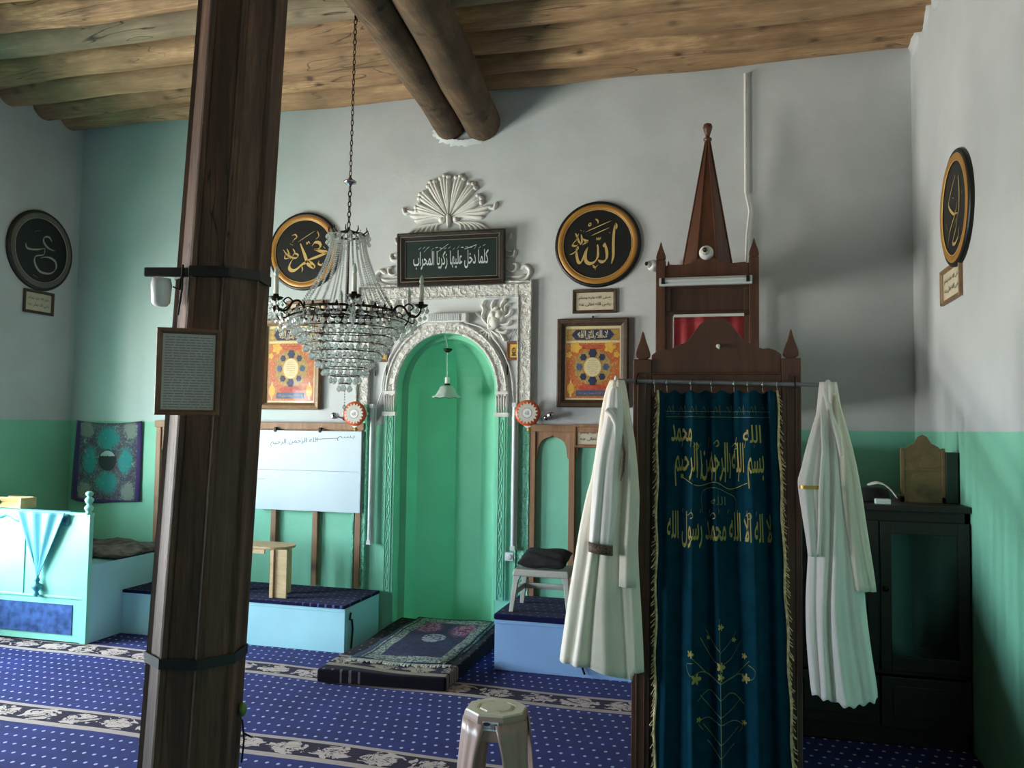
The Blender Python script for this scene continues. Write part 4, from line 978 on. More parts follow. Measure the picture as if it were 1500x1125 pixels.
# satin cloth over the desk's front
cl = thing('desk_cloth', 'teal satin cloth with a tasselled point hanging over the preaching desk', 'cloth', (-4.62, KY-.02, KZ))
x0 = hit(28, 760, 'Y', KY-.02).x; x1 = hit(100, 758, 'Y', KY-.02).x; tip = hit(56, 845, 'Y', KY-.02)
g = G(); nn = 20; vs = []
for j in range(nn+1):
    v = j/nn
    for i in range(nn+1):
        u = i/nn; xx = (x0+(x1-x0)*u)*(1-v)+tip.x*v
        vs.append((xx+.01*math.sin(u*14+v*2)*v, KY-.016-.02*(1-v)*(.5+.5*math.cos(u*19))-.012, (KZ+.008)*(1-v)+(tip.z)*v))
g.add(vs, [(j*(nn+1)+i, j*(nn+1)+i+1, (j+1)*(nn+1)+i+1, (j+1)*(nn+1)+i) for j in range(nn) for i in range(nn)], 0, True)
make('pointed_drop', g, 'satin', cl, world=True, solid=.003)
g = G(); vs = []; xa = XL+.01; xb = hit(100, 758, 'Y', KY-.02).x
for j in range(7):
    v = j/6
    for i in range(33):
        u = i/32; dz = .045+.05*abs(math.sin(u*PI*2.5)); vs.append((xa+(xb-xa)*u, KY+.04-.07*v-.004*math.sin(u*40)*v if v < .5 else KY-.012-.006*math.sin(u*40)*v, KZ+.012-(max(0, v-.35)/.65)*dz))
g.add(vs, [(j*33+i, j*33+i+1, (j+1)*33+i+1, (j+1)*33+i) for j in range(6) for i in range(32)], 0, True)
make('edge_fold', g, 'satin', cl, world=True, solid=.003)
g = G(); t_ = tip; g.lathe([(0, .01), (.012, 0), (.02, -.02), (.012, -.035), (.03, -.05), (.034, -.07), (.02, -.085), (.012, -.10), (.02, -.12), (.0, -.135)], (t_.x, KY-.03, t_.z), 14); make('tassel', g, 'satin', cl, world=True)
# wooden bookrest on the desk
c = hit(18, 748, 'Y', KY+.1)
br = thing('book_rest', 'pale wooden book rest standing on the preaching desk top', 'book rest', (c.x, KY+.12, KZ+.012))
for s in (-1, 1):
    g = G(); g.add([(x-.11, s*y+0, z) for x, y, z in ((0, -.05, 0), (0, -.042, -.0), (0, .05, .075), (0, .058, .07))]+[(x+.11, s*y, z) for x, y, z in ((0, -.05, 0), (0, -.042, 0), (0, .05, .075), (0, .058, .07))],
        [(0, 1, 2, 3), (7, 6, 5, 4), (0, 4, 5, 1), (1, 5, 6, 2), (2, 6, 7, 3), (3, 7, 4, 0)]); make('leaf', g, 'pinelight', br)
g = G(); g.box(.105, .12, -.07, .07, -.0, .07); make('end_board', g, 'pinelight', br)
g = G(); g.box(XL+.004, KX-.05, KY+.02, KY+.10, KZ-.02, KZ-.0); make('desk_top', g, 'mint_panel', kd, world=True, bev=.003)
# blanket on the bench
g = G(); nn = 22; vs = []; rn = random.Random(9)
for i in range(nn+1):
    for j in range(nn+1):
        u, v = i/nn, j/nn; x = XL+.02+(KX+.01-XL-.02)*u; y = KY+.26+(YB-.03-KY-.26)*v
        e = min(1, 8*min(u, 1-u)+.2, 8*min(v, 1-v)+.2); vs.append((x, y, .535+.035*e+.018*math.sin(x*13+y*5)*math.sin(y*11-x*4)*e+rn.uniform(0, .01)))
b0 = len(vs)
g.add(vs, [(i*(nn+1)+j, (i+1)*(nn+1)+j, (i+1)*(nn+1)+j+1, i*(nn+1)+j+1) for i in range(nn) for j in range(nn)], 0, True)
M['blanket'] = mat('mottled_wool', (104, 96, 90), .95, var=.5, vscale=14, bump=.4, bscale=60)
tag(make('blanket', g, 'blanket', solid=.012), 'rumpled mottled grey-brown blanket on the bench behind the preaching desk', 'blanket')

# ------------------------------------------------------------------ small pine table on the left platform
p = hit(392, 876, 'Z', PZ+.012)
tx0 = hit(330, 880, 'Y', 5.27).x; tx1 = hit(430, 800, 'Y', 5.27).x; tz = hit(405, 800, 'Y', 5.2).z
wt = thing('wooden_table', 'small light pine table with rounded end standing on the left platform', 'table', ((tx0+tx1)/2, 5.27, PZ+.012))
g = G(); out = [(tx0, 5.14), (tx1-.14, 5.14)]+[(tx1-.14+.14*math.sin(a), 5.27-.13*math.cos(a)) for a in [PI*i/14 for i in range(1, 14)]]+[(tx1-.14, 5.40), (tx0, 5.40)]
g.prism(out, tz-.018, tz, ax='Z'); make('tabletop', g, 'pinelight', wt, world=True, bev=.004)
g = G(); g.box(tx0+.03, tx1-.16, 5.155, 5.17, tz-.05, tz-.018); make('apron', g, 'pinelight', wt, world=True)
xr = hit(398, 850, 'Y', 5.16).x
for x, ya, yb in ((xr, 5.15, 5.19), (xr+.01, 5.30, 5.38), (tx0+.04, 5.15, 5.19), (tx0+.05, 5.30, 5.38)):
    g = G(); g.box(x-.012, x+.016, ya, yb, PZ+.012, tz-.018); make('leg', g, 'pinelight', wt, world=True, bev=.003)
g = G(); g.box(xr+.016, xr+.11, 5.165, 5.18, PZ+.012, tz-.018); make('end_panel', g, 'pinelight', wt, world=True, bev=.003)

# ------------------------------------------------------------------ cream stool with a black cushion on the right platform
sz0 = PZ+.045; sx0 = hit(745, 900, 'Y', 5.12).x; sx1 = hit(836, 900, 'Y', 5.12).x; sw = sx1-sx0; scx = (sx0+sx1)/2
szt = hit(785, 836, 'Y', 5.12).z
st = thing('plastic_stool', 'cream plastic stool under a black cushion on the right platform', 'stool', (scx, 5.27, sz0))
g = G(); hw = sw/2-.022; hd = .13; g.box(-hw, hw, -hd, hd, szt-sz0-.028, szt-sz0); g.box(-hw-.006, hw+.006, -hd-.006, hd+.006, szt-sz0-.045, szt-sz0-.012); make('seat', g, 'cream_plastic', st, bev=.01)
for i, (a, b) in enumerate(((-1, -1), (1, -1), (-1, 1), (1, 1))):
    g = G(); H = szt-sz0-.03
    def lp(t, o): return (a*(hw-.012+(sw/2-hw)*t), b*(hd-.012+.02*t))
    for dx_, dy_ in ((0, 0),):
        x_, y_ = lp(0, 0); x2, y2 = lp(1, 0)
        g.add([(x_-a*.04, y_-b*.0-.012, H), (x_+.012*a, y_-.012, H), (x_+.012*a, y_+.012, H), (x_-a*.04, y_+.012, H), (x2-a*.016, y2-.012, .0), (x2+.012*a, y2-.012, .0), (x2+.012*a, y2+.012, .0), (x2-a*.016, y2+.012, .0),
               (x_-a*.018+a*.0, y_-.012, H-.05), (x_+.014*a, y_-.012, H-.05), (x_+.014*a, y_+.012, H-.05), (x_-a*.018, y_+.012, H-.05)],
              [(0, 1, 9, 8), (1, 2, 10, 9), (2, 3, 11, 10), (3, 0, 8, 11), (8, 9, 5, 4), (9, 10, 6, 5), (10, 11, 7, 6), (11, 8, 4, 7), (0, 3, 2, 1), (4, 5, 6, 7)])
    make('leg', g, 'cream_plastic', st, bev=.003)
for s in (-1, 1):
    g = G(); g.box(-hw, hw, s*(hd-.0)-.007, s*(hd-.0)+.007, .10, .135) if s > 0 else g.box(-hw, -hw+.014, -hd, hd, .10, .135)
    make('stretcher', g, 'cream_plastic', st)
g = G(); g.box(hw-.014, hw, -hd, hd, .10, .135); make('stretcher', g, 'cream_plastic', st)
g = G(); nn = 16; vs = []; fs = []
for side in (1, -1):
    for i in range(nn+1):
        for j in range(nn+1):
            u, v = i/nn*2-1, j/nn*2-1; e = (max(0, 1-abs(u)**5)*max(0, 1-abs(v)**5))**.5
            vs.append((u*.155, v*.125, .035*e*side+.004*math.sin(u*5+v*7)+.05*(v+1)*.5))
m_ = (nn+1)**2
for i in range(nn):
    for j in range(nn):
        fs.append((i*(nn+1)+j, (i+1)*(nn+1)+j, (i+1)*(nn+1)+j+1, i*(nn+1)+j+1)); fs.append(tuple(m_+q for q in (i*(nn+1)+j, i*(nn+1)+j+1, (i+1)*(nn+1)+j+1, (i+1)*(nn+1)+j)))
g.add(vs, fs, 0, True)
o = make('cushion', g, 'cushion_black', loc=Vector((scx+.005, 5.25, szt+.036))); tag(o, 'black square cushion lying on the cream stool', 'cushion')

# ------------------------------------------------------------------ foreground taupe stool
fy = 3.02
c0 = hit(727, 1036, 'Z', .45); fs_ = thing('plastic_stool', 'taupe plastic stool with octagonal beige top and a label, standing in the foreground', 'stool', (c0.x, c0.y, 0))
TZ = .45; rt = .118
def octo(r, k): a = PI/8+PI/4*k; return Vector((r*math.cos(a), r*math.sin(a)))
def octpts(r, sy=.92, n=8): return [(r*math.cos(PI/8+PI/4*k), r*sy*math.sin(PI/8+PI/4*k)) for k in range(8)]
g = G(); g.prism([(x, y) for x, y in octpts(rt)], TZ-.012, TZ-.004, ax='Z')
vs = []; rr_ = [(rt, TZ-.004), (rt*.97, TZ+.002), (rt*.66, TZ+.002), (rt*.62, TZ-.003), (rt*.56, TZ-.003), (rt*.52, TZ+.003), (0.001, TZ+.004)]
for r, z in rr_: vs += [(x, y, z) for x, y in octpts(r)]
g.add(vs, [(i*8+k, i*8+(k+1) % 8, (i+1)*8+(k+1) % 8, (i+1)*8+k) for i in range(len(rr_)-1) for k in range(8)])
for k in range(-6, 7):
    L = math.sqrt(max(0, (rt*.47)**2-(k*.009)**2)); g.box(-L, L, k*.0085-.002, k*.0085+.002, TZ+.002, TZ+.006)
make('seat', g, 'tan_seat', fs_)
g = G(); sk = [(1.0, TZ-.004), (1.03, TZ-.02), (1.05, TZ-.09)]; vs = []
for r, z in sk: vs += [(x, y, z) for x, y in octpts(rt*r)]
g.add(vs, [(i*8+k, i*8+(k+1) % 8, (i+1)*8+(k+1) % 8, (i+1)*8+k) for i in range(2) for k in range(8)]); make('skirt', g, 'tan_plastic', fs_, solid=.004)
for q in range(4):      # each leg wraps a corner, fluted and flaring outward
    g = G(); aa = PI/4+PI/2*q; vs = []; lv = [0, .12, .25, .5, .75, 1]; n = 15
    for t in lv:
        z = (TZ-.03)*(1-t); spread = rt*1.0+.055*t; half = (.62-.34*min(1, t*2.2)) if t < .3 else .36-.03*t
        for k in range(n):
            u = k/(n-1)*2-1; a = aa+u*half; rr = spread/ math.cos(min(abs(u*half), .39)*.6) * (1+.022*math.cos(u*PI*2.5))
            vs.append((rr*math.cos(a), rr*.92*math.sin(a), z))
    g.add(vs, [(i*n+k, i*n+k+1, (i+1)*n+k+1, (i+1)*n+k) for i in range(len(lv)-1) for k in range(n-1)], 0, True)
    make('leg', g, 'tan_plastic', fs_, solid=.005)
g = G(); yy = -rt*.92*math.cos(PI/8)*1.045-.004
g.quad((-.028, yy-.001, TZ-.05), (.032, yy-.001, TZ-.05), (.032, yy+.0005, TZ-.018), (-.028, yy+.0005, TZ-.018))
g.disc(.014, .007, yy-.003, 1, cx=-.012, cz=TZ-.026, n=20); g.plate(.012, .02, yy-.003, 2, cx=.022, cz=TZ-.034); g.plate(.012, .018, yy-.003, 3, cx=.008, cz=TZ-.035)
g.plate(.03, .003, yy-.0032, 3, cx=-.012, cz=TZ-.040)
make('label_sticker', g, ['whiteplastic', 'navy', 'navyblue', 'inkgrey'], fs_)
fs_.rotation_euler = (0, 0, R(4))

# ------------------------------------------------------------------ padded mat and prayer rug in front of the niche
mx0, mx1, my0, my1 = -2.36, -1.585, 4.50, 5.74
g = G(); vs = []; nn = 18
def mtop(u, v): return .085+.03*v+.005*math.sin(u*7+v*9)
for i in range(nn+1):
    for j in range(nn+1):
        u, v = i/nn, j/nn; x = mx0+(mx1-mx0)*u+.0*v; y = my0+(my1-my0)*v; vs.append((x, y+.06*(u-.5)*(1-v), mtop(u, v)))
b = len(vs); vs2 = [(x, y, .010) for x, y, z in vs]
fs = [(i*(nn+1)+j, (i+1)*(nn+1)+j, (i+1)*(nn+1)+j+1, i*(nn+1)+j+1) for i in range(nn) for j in range(nn)]
fs += [tuple(b+q for q in reversed(f)) for f in fs]
ed = [i*(nn+1) for i in range(nn+1)]+[nn*(nn+1)+j for j in range(1, nn+1)]+[i*(nn+1)+nn for i in range(nn-1, -1, -1)]+[j for j in range(nn-1, 0, -1)]
for a, c in zip(ed, ed[1:]+ed[:1]): fs.append((a, b+a, b+c, c))
g.add(vs+vs2, fs); tag(make('padded_mat', g, 'cushion_rug', bev=.012), 'thick padded mat covered in dark patterned carpet lying in front of the niche', 'mat')
def prayer():
    k = NT('prayer_rug_weave'); v = k.coords(); s = k.n('SeparateXYZ'); k.l(v, s.inputs[0]); X, Y = s.outputs[0], s.outputs[1]
    n = k.noise(v, 16, 4, .6, 2.0); n2 = k.noise(v, 60, 2, .5, 1)
    ax_ = k.math('ABSOLUTE', X)
    c = k.ramp(n, (.45, lin((38, 34, 68))), (.62, lin((48, 52, 86))))
    # bottom: pink and plum flowers, cream sprays
    nn_ = k.math('MULTIPLY', k.math('SUBTRACT', n, .5), 5)
    fm = k.math('LESS_THAN', k.math('ADD', k.math('POWER', k.math('DIVIDE', k.math('SUBTRACT', ax_, .13), .09), 2), k.math('ADD', k.math('POWER', k.math('DIVIDE', k.math('SUBTRACT', Y, .27), .15), 2), nn_)), 1.0)
    fc = k.ramp(n, (.42, lin((110, 40, 74))), (.5, lin((122, 60, 90))), (.55, lin((196, 152, 178))), (.62, lin((66, 40, 66))))
    c = k.mix(fm, c, fc)
    r = k.math('ADD', k.math('POWER', k.math('DIVIDE', X, .075), 2), k.math('POWER', k.math('DIVIDE', k.math('SUBTRACT', Y, .02), .11), 2))
    c = k.mix(k.math('MULTIPLY', k.math('LESS_THAN', r, 1.0), k.math('GREATER_THAN', n, .45)), c, lin((160, 158, 168)))
    bx = k.math('GREATER_THAN', ax_, .195); by = k.math('GREATER_THAN', k.math('ABSOLUTE', Y), .40); bd = k.math('MAXIMUM', bx, by)
    bc = k.ramp(n2, (.42, lin((58, 68, 78))), (.5, lin((128, 138, 132))), (.6, lin((166, 170, 156))))
    c = k.mix(bd, c, bc)
    l1 = k.math('LESS_THAN', k.math('ABSOLUTE', k.math('SUBTRACT', ax_, .265)), .006); c = k.mix(l1, c, lin((30, 40, 60)))
    ob = k.math('MAXIMUM', k.math('GREATER_THAN', ax_, .285), k.math('GREATER_THAN', k.math('ABSOLUTE', Y), .50)); c = k.mix(ob, c, lin((24, 44, 62)))
    k.l(c, k.b.inputs['Base Color']); k.b.inputs['Roughness'].default_value = .9; k.bump(n2, .3); return k.m
M['prayer'] = prayer()
pr_ = thing('prayer_rug', 'prayer rug with pale border and pink flowers laid on the padded mat', 'rug', (-1.925, 5.23, .12))
g = G(); vs = []; n1, n2 = 16, 22
for i in range(n1+1):
    for j in range(n2+1):
        u, v = i/n1, j/n2; X_ = -.315+.63*u; Y_ = -.56+1.12*v
        wx, wy = -1.925+X_+.03*(v-.5), 5.23+Y_*.93+.05*(u-.5)*(1-v)
        z = mtop((wx-mx0)/(mx1-mx0), (wy-my0)/(my1-my0))+.008+.003*math.sin(v*20+u*8)-(.05*max(0, (u-.93)/.07) if u > .93 else 0)
        vs.append((wx, wy, z))
g.add(vs, [(i*(n2+1)+j, (i+1)*(n2+1)+j, (i+1)*(n2+1)+j+1, i*(n2+1)+j+1) for i in range(n1) for j in range(n2)], 0, True)
make('rug_field', g, 'prayer', pr_, world=True, solid=.006)
g = G(); rn = random.Random(3)
for k in range(60):
    u = k/59; x = -2.235+.62*u; y = 4.70+.05*(u-.5)
    z = mtop((x-mx0)/(mx1-mx0), 0)+.012; g.tube([(x-.015, y+.012, z), (x-.015+rn.uniform(-.012, .012), y-.02-rn.uniform(0, .02), z-.002)], .0045, 5)
o = make('fringe', g, 'candle', pr_, world=True); o['label'] = 'pale knotted fringe'

# ================================================================== MINBAR (pulpit)
GY = 3.10; GX0 = hit(927, 620, 'Y', GY).x; GX1 = hit(1174, 620, 'Y', GY).x; GW = GX1-GX0; GCX = (GX0+GX1)/2
CY = 5.02; CX0 = hit(960.5, 450, 'Y', CY).x; CX1 = hit(1112, 450, 'Y', CY).x; CCX = (CX0+CX1)/2
mb = thing('minbar', 'tall dark brown wooden pulpit with pointed spire, finials and curtained gate', 'pulpit', (GCX, GY, 0))
pw = .066
def spire_finial(g, x, y, z, w, h):
    prof = [(.32, 0), (.30, .06), (.5, .12), (.52, .2), (.47, .32), (.36, .48), (.24, .62), (.14, .78), (.08, .9), (.0, 1.0)]
    vs = []
    out = [(x+w*a, z+h*b) for a, b in prof]+[(x-w*a, z+h*b) for a, b in reversed(prof[:-1])]
    g.prism(out, y-.014, y+.014)
ztop = hit(945, 526, 'Y', GY).z; ft = hit(945, 482, 'Y', GY).z
for x in (GX0+pw/2, GX1-pw/2):
    g = G(); g.box(x-pw/2, x+pw/2, GY, GY+.07, .004, ztop); g.box(x-pw/2+.016, x-pw/2+.022, GY-.004, GY+.01, .1, ztop-.06); g.box(x+pw/2-.022, x+pw/2-.016, GY-.004, GY+.01, .1, ztop-.06)
    make('gate_post', g, 'minbar', mb, world=True, bev=.004)
    g = G(); spire_finial(g, x, GY+.03, ztop-.004, .052, ft-ztop); make('finial', g, 'minbar', mb, world=True, bev=.004)
# gate crest (scalloped board)
def zc_(py): return hit(1052, py, 'Y', GY).z
cr_ = [(0, 464), (8, 464.5), (16, 468), (24, 475), (33, 487), (40, 497), (48, 502), (57, 504), (64, 509), (70, 511), (78, 510), (88, 513), (96, 519)]
half = GW/2-pw; k_ = half/96
top = [(GCX+dx*k_, zc_(py)) for dx, py in cr_]; topl = [(GCX-dx*k_, zc_(py)) for dx, py in reversed(cr_[1:])]
g = G(); zb_ = zc_(552); g.prism([(GCX-half, zb_), (GCX+half, zb_)]+list(reversed(top))+list(reversed(topl)), GY+.012, GY+.04); make('gate_crest', g, 'minbar', mb, world=True, bev=.003)
g = G(); g.box(GX0+pw, GX1-pw, GY+.004, GY+.05, zb_-.075, zb_+.01); g.box(GX0+pw, GX1-pw, GY+.0, GY+.05, zb_+.008, zb_+.016); make('gate_lintel', g, 'minbar', mb, world=True, bev=.003)
g = G(); c = hit(1052, 507, 'Y', GY+.012); g.lathe([(.008, 0), (.006, -.012), (0, -.014)], (c.x, GY+.012, c.z), 12, ax='Y'); g.tube([(c.x, GY-.0, c.z), (c.x+.004, GY-.004, c.z-.012)], .004, 6); make('knob', g, 'candle', mb, world=True)
for x in (GX0+pw, GX1-pw-.05):
    g = G(); g.box(x, x+.05, GY+.02, GY+.05, .01, zb_-.0755); make('gate_jamb', g, 'minbar_dark', mb, world=True)
# side panels, handrails and stairs
for s, x in ((-1, GX0+.01), (1, GX1-.01)):
    g = G(); poly = [(GY+.07, .004), (YB-.006, .004), (YB-.006, 1.45), (CY, 1.45), (GY+.07, .35)]
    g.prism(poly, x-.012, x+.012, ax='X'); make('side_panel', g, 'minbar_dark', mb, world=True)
    g = G(); g.bar((x, GY+.05, 1.0), (x, CY-.1, 1.84), .03, .05); make('handrail', g, 'minbar', mb, world=True, bev=.004)
    g = G()
    for k in range(9):
        t = (k+.5)/9; y = GY+.07+(CY-GY-.07)*t; g.bar((x, y, .35+1.1*t), (x, y, 1.0+.82*t), .02, .02)
    make('baluster_row', g, 'minbar', mb, world=True)
for k in range(7):
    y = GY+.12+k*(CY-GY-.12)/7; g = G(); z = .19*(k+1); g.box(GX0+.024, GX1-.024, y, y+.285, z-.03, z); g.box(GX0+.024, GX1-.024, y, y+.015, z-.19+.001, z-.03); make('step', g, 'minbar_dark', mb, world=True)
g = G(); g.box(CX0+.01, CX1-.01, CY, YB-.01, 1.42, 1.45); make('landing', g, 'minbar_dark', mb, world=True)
# canopy
cpw = .056
zpt = hit(967, 381, 'Y', CY).z; zft = hit(967, 352, 'Y', CY).z
for x in (CX0+cpw/2, CX1-cpw/2):
    for y in (CY, YB-.10):
        g = G(); g.box(x-cpw/2, x+cpw/2, y, y+cpw, 1.45, zpt); make('canopy_post', g, 'minbar', mb, world=True, bev=.004)
        g = G(); spire_finial(g, x, y+.028, zpt-.004, .055, zft-zpt); make('finial', g, 'minbar', mb, world=True, bev=.003)
zcr = hit(1035, 403, 'Y', CY).z
cr2 = [(0, 374), (6, 375), (14, 379), (22, 384), (32, 386), (44, 385.5), (54, 385), (60, 388)]
half = (CX1-CX0)/2-cpw; k2 = half/60
def zd_(py): return hit(1036, py, 'Y', CY).z
rt_ = [(CCX+dx*k2, zd_(py)) for dx, py in cr2]; lt_ = [(CCX-dx*k2, zd_(py)) for dx, py in cr2[1:]]
g = G(); g.prism([(CCX-half, zcr-.05), (CCX+half, zcr-.05)]+list(reversed(rt_))+lt_, CY+.01, CY+.03); make('canopy_crest', g, 'minbar', mb, world=True, bev=.003)
for x in (CX0+.006, CX1-.026):
    g = G(); g.box(x, x+.02, CY+cpw, YB-.10, zcr-.05, zd_(386)); g.box(x, x+.02, CY+cpw, YB-.1, 1.6, 2.0); make('canopy_side', g, 'minbar', mb, world=True)
g = G(); g.box(CX0+.02, CX1-.02, CY+.03, YB-.05, zd_(392), zd_(388)+.01); make('canopy_roof', g, 'minbar_dark', mb, world=True)
zp1 = zd_(418); zp0 = zd_(455)
g = G(); g.box(CX0+cpw, CX1-cpw, CY+.02, CY+.035, zp0-.02, zcr-.05); 
for a_, b_, c_, d_ in ((CX0+cpw, CX1-cpw, zp1-.01, zp1+.02), (CX0+cpw, CX0+cpw+.03, zp0, zp1-.011), (CX1-cpw-.03, CX1-cpw, zp0, zp1-.011), (CX0+cpw, CX1-cpw, zp0-.025, zp0-.001)): g.box(a_, b_, CY+.008, CY+.035, c_, d_)
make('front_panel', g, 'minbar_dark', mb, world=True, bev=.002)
for s in (-1, 1):
    xx = CX0+cpw if s < 0 else CX1-cpw
    g = G(); g.prism([(xx, zp0-.02), (xx-s*.035, zp0-.02), (xx-s*.03, 1.9), (xx-s*.01, 1.75), (xx, 1.75)], CY+.01, CY+.03); make('side_bracket', g, 'minbar', mb, world=True)
# spire: eight-sided with raised arrises
zs0 = zd_(386); zs1 = hit(1036.5, 207, 'Y', CY+.3).z; sy = CY+.32; sr = (hit(1075, 384, 'Y', CY+.05).x-hit(998, 384, 'Y', CY+.05).x)/2/.96
sxx = (hit(1036.5, 300, 'Y', sy).x)
g = G(); n = 8; vs = []
for r, z in ((sr, zs0), (sr*.012+.012, zs1)):
    for k in range(n): a = PI/8+2*PI*k/n; vs.append((sxx+r*math.cos(a)*1.06, sy+r*math.sin(a)*.95, z))
g.add(vs, [(k, (k+1) % n, n+(k+1) % n, n+k) for k in range(n)]+[tuple(reversed(range(n)))])
for k in range(n):
    g.tube([vs[k], vs[n+k]], .006, 6)
make('spire', g, 'minbar', mb, world=True)
zf = hit(1036, 180, 'Y', sy).z
g = G(); h = zf-zs1; g.lathe([(.012, 0), (.026, .10*h), (.026, .18*h), (.012, .26*h), (.016, .4*h), (.026, .62*h), (.03, .78*h), (.024, .92*h), (0, h)], (sxx, sy, zs1), 16); make('spire_finial', g, 'minbar', mb, world=True)
# things fixed to the pulpit
c0 = hit(966, 412, 'Y', CY-.03); c1 = hit(1102, 411, 'Y', CY-.03); zc2 = hit(1034, 411, 'Y', CY-.03).z
tf = thing('tube_light', 'white horizontal tube light across the pulpit canopy front', 'light', ((c0.x+c1.x)/2, CY, zc2)); L_ = (c1.x-c0.x)/2
g = G(); g.box(-L_, L_, -.035, -.0, -.024, .024); make('batten', g, 'whiteplastic', tf, bev=.004)
g = G(); g.tube([(-L_+.03, -.048, .002), (L_-.03, -.048, .002)], .012, 12); make('tube', g, 'tube', tf)
for x in (-L_+.014, L_-.034): g = G(); g.box(x, x+.02, -.062, -.03, -.014, .018); make('lamp_holder', g, 'iron', tf)
def dome(px, py, y, rad, label, side=0):
    c = hit(px, py, 'Y', y); t = thing('security_camera', label, 'camera', tuple(c), R(-42) if side else 0, 'white dome cameras on the pulpit canopy')
    g = G(); g.lathe([(rad, .02), (rad, 0), (rad*.93, -.018), (rad*.7, -.028)], n=28, ax='Y'); make('housing', g, 'whiteplastic', t)
    g = G(); g.lathe([(rad*.62, -.02), (rad*.58, -.034), (rad*.4, -.048), (0, -.055)], n=24, ax='Y', c=(-.004, 0, .004)); make('dome_cover', g, 'cream_plastic', t)
    g = G(); g.lathe([(rad*.36, -.046), (rad*.34, -.054), (0, -.062)], n=20, ax='Y', c=(-.005, 0, .006)); make('lens', g, 'lens', t)
dome(1034.5, 370, CY+.0, .042, 'white dome camera centred on the front of the pulpit canopy')
dome(957, 389, CY+.03, .036, 'white dome camera on the left side of the pulpit canopy post', 1)
# red curtain inside the canopy
c0 = hit(987, 463, 'Y', CY+.0); c1 = hit(1090, 462, 'Y', CY+.0)
rc = thing('red_curtain', 'red cloth curtain with white rail hung inside the pulpit canopy', 'curtain', ((c0.x+c1.x)/2, CY+.0, c0.z)); W_ = c1.x-c0.x
g = G(); g.box(-W_/2, W_/2, -.008, .006, -.008, .008); make('rail', g, 'candle', rc)
g = G(); vs = []; n = 40; hz = c0.z-1.83
for j in range(9):
    for i in range(n+1):
        u = i/n; vs.append((-W_/2+W_*u, .004+.014*math.sin(u*26)*(.3+j/8)+.008*math.sin(u*9), -.006-hz*j/8))
g.add(vs, [(j*(n+1)+i, j*(n+1)+i+1, (j+1)*(n+1)+i+1, (j+1)*(n+1)+i) for j in range(8) for i in range(n)], 0, True); make('cloth', g, 'red', rc, solid=.003)

# ------------------------------------------------------------------ curtain rod, curtain, robes
RY = GY-.035
ra = hit(906, 557.5, 'Y', RY); rb = hit(1226, 564.5, 'Y', RY); rz = (ra.z+rb.z)/2
rod = thing('curtain_rod', 'grey metal curtain rod across the pulpit gate carrying curtain and robes', 'rod', ((ra.x+rb.x)/2, RY, rz))
g = G(); g.tube([(ra.x, RY, ra.z), (rb.x, RY, rb.z)], .0075, 12); make('bar', g, 'greysteel', rod, world=True)
for x in (GX0+.02, GX1-.02):
    g = G(); z = ra.z+(rb.z-ra.z)*(x-ra.x)/(rb.x-ra.x); g.tube([(x, GY, z+.03), (x, GY-.01, z+.03), (x-.004, RY-.012, z+.0), (x, RY, z-.012)], .003, 6); make('bracket', g, 'bronze', rod, world=True)
# curtain surface
CT = hit(1050, 572, 'Y', RY).z
def cu_x(u, z):      # curtain edges widen toward the floor
    t = (CT-z)/CT; l = hit(966, 575, 'Y', RY).x*(1-t)+(hit(960, 1125, 'Y', RY).x-.0)*t; r = hit(1136, 575, 'Y', RY).x*(1-t)+hit(1166, 1125, 'Y', RY).x*t
    return l+(r-l)*u
FOLDS = [(.30, .042, .034), (.50, .035, .016), (.76, .042, .036), (.06, .03, .012), (.94, .035, .012), (.18, .04, -.010), (.42, .03, -.012), (.63, .04, -.012), (.87, .03, -.008)]
def cu_y(u, z):
    t = (CT-z)/CT; q = 0
    for c_, s_, a_ in FOLDS: q += a_*math.exp(-((u-c_-.02*math.sin(t*3+c_*9))/s_)**2)
    q += .010*math.exp(-t*14)*math.cos(u*46)
    return RY-.012-q*(.85+.3*t)
CL, CRr = cu_x(0, CT), cu_x(1, CT)
cu = thing('gate_curtain', 'dark teal velvet curtain with gold embroidered calligraphy and fringe on the pulpit gate', 'curtain', (GCX, RY, .02))
g = G(); n1, n2 = 120, 50; vs = []
for j in range(n2+1):
    z = CT-(CT-.02)*j/n2
    for i in range(n1+1):
        u = i/n1; vs.append((cu_x(u, z), cu_y(u, z), z-(.006*(1-math.cos(u*46)) if j == 0 else 0)))
g.add(vs, [(j*(n1+1)+i, j*(n1+1)+i+1, (j+1)*(n1+1)+i+1, (j+1)*(n1+1)+i) for j in range(n2) for i in range(n1)], 0, True); make('cloth', g, 'velvet', cu, world=True, solid=.002)
def onc(x, y, z):    # lay a point of the embroidery on the cloth; x is 0..1 across
    return (cu_x(x, z), cu_y(x, z)-.0035, z)
def cz(py): return hit(1050, py, 'Y', RY-.01).z
for s_, w_, y0_, y1_, u_ in (('بسم الله الرحمن الرحيم', .74, 648, 714, .51), ('لا اله الا الله محمد رسول الله', .84, 750, 804, .50), ('الله', .15, 622, 648, .79), ('محمد', .18, 622, 648, .20)):
    g = G(); text(g, s_, w_, cz(y0_)-cz(y1_), 0, u_, (cz(y0_)+cz(y1_))/2, f=onc, bold=.012, fine=True); make('embroidered_text', g, 'embroid', cu, world=True)
g = G()
for u_, y0_, y1_ in ((.33, 664, 700), (.36, 660, 702), (.45, 662, 704), (.48, 666, 704), (.56, 660, 706), (.60, 664, 700), (.67, 668, 704)): g.stroke([(u_, cz(y0_)), (u_+.006, cz((y0_+y1_)/2)), (u_, cz(y1_))], .006, 0, f=onc, taper=False, nib=0)
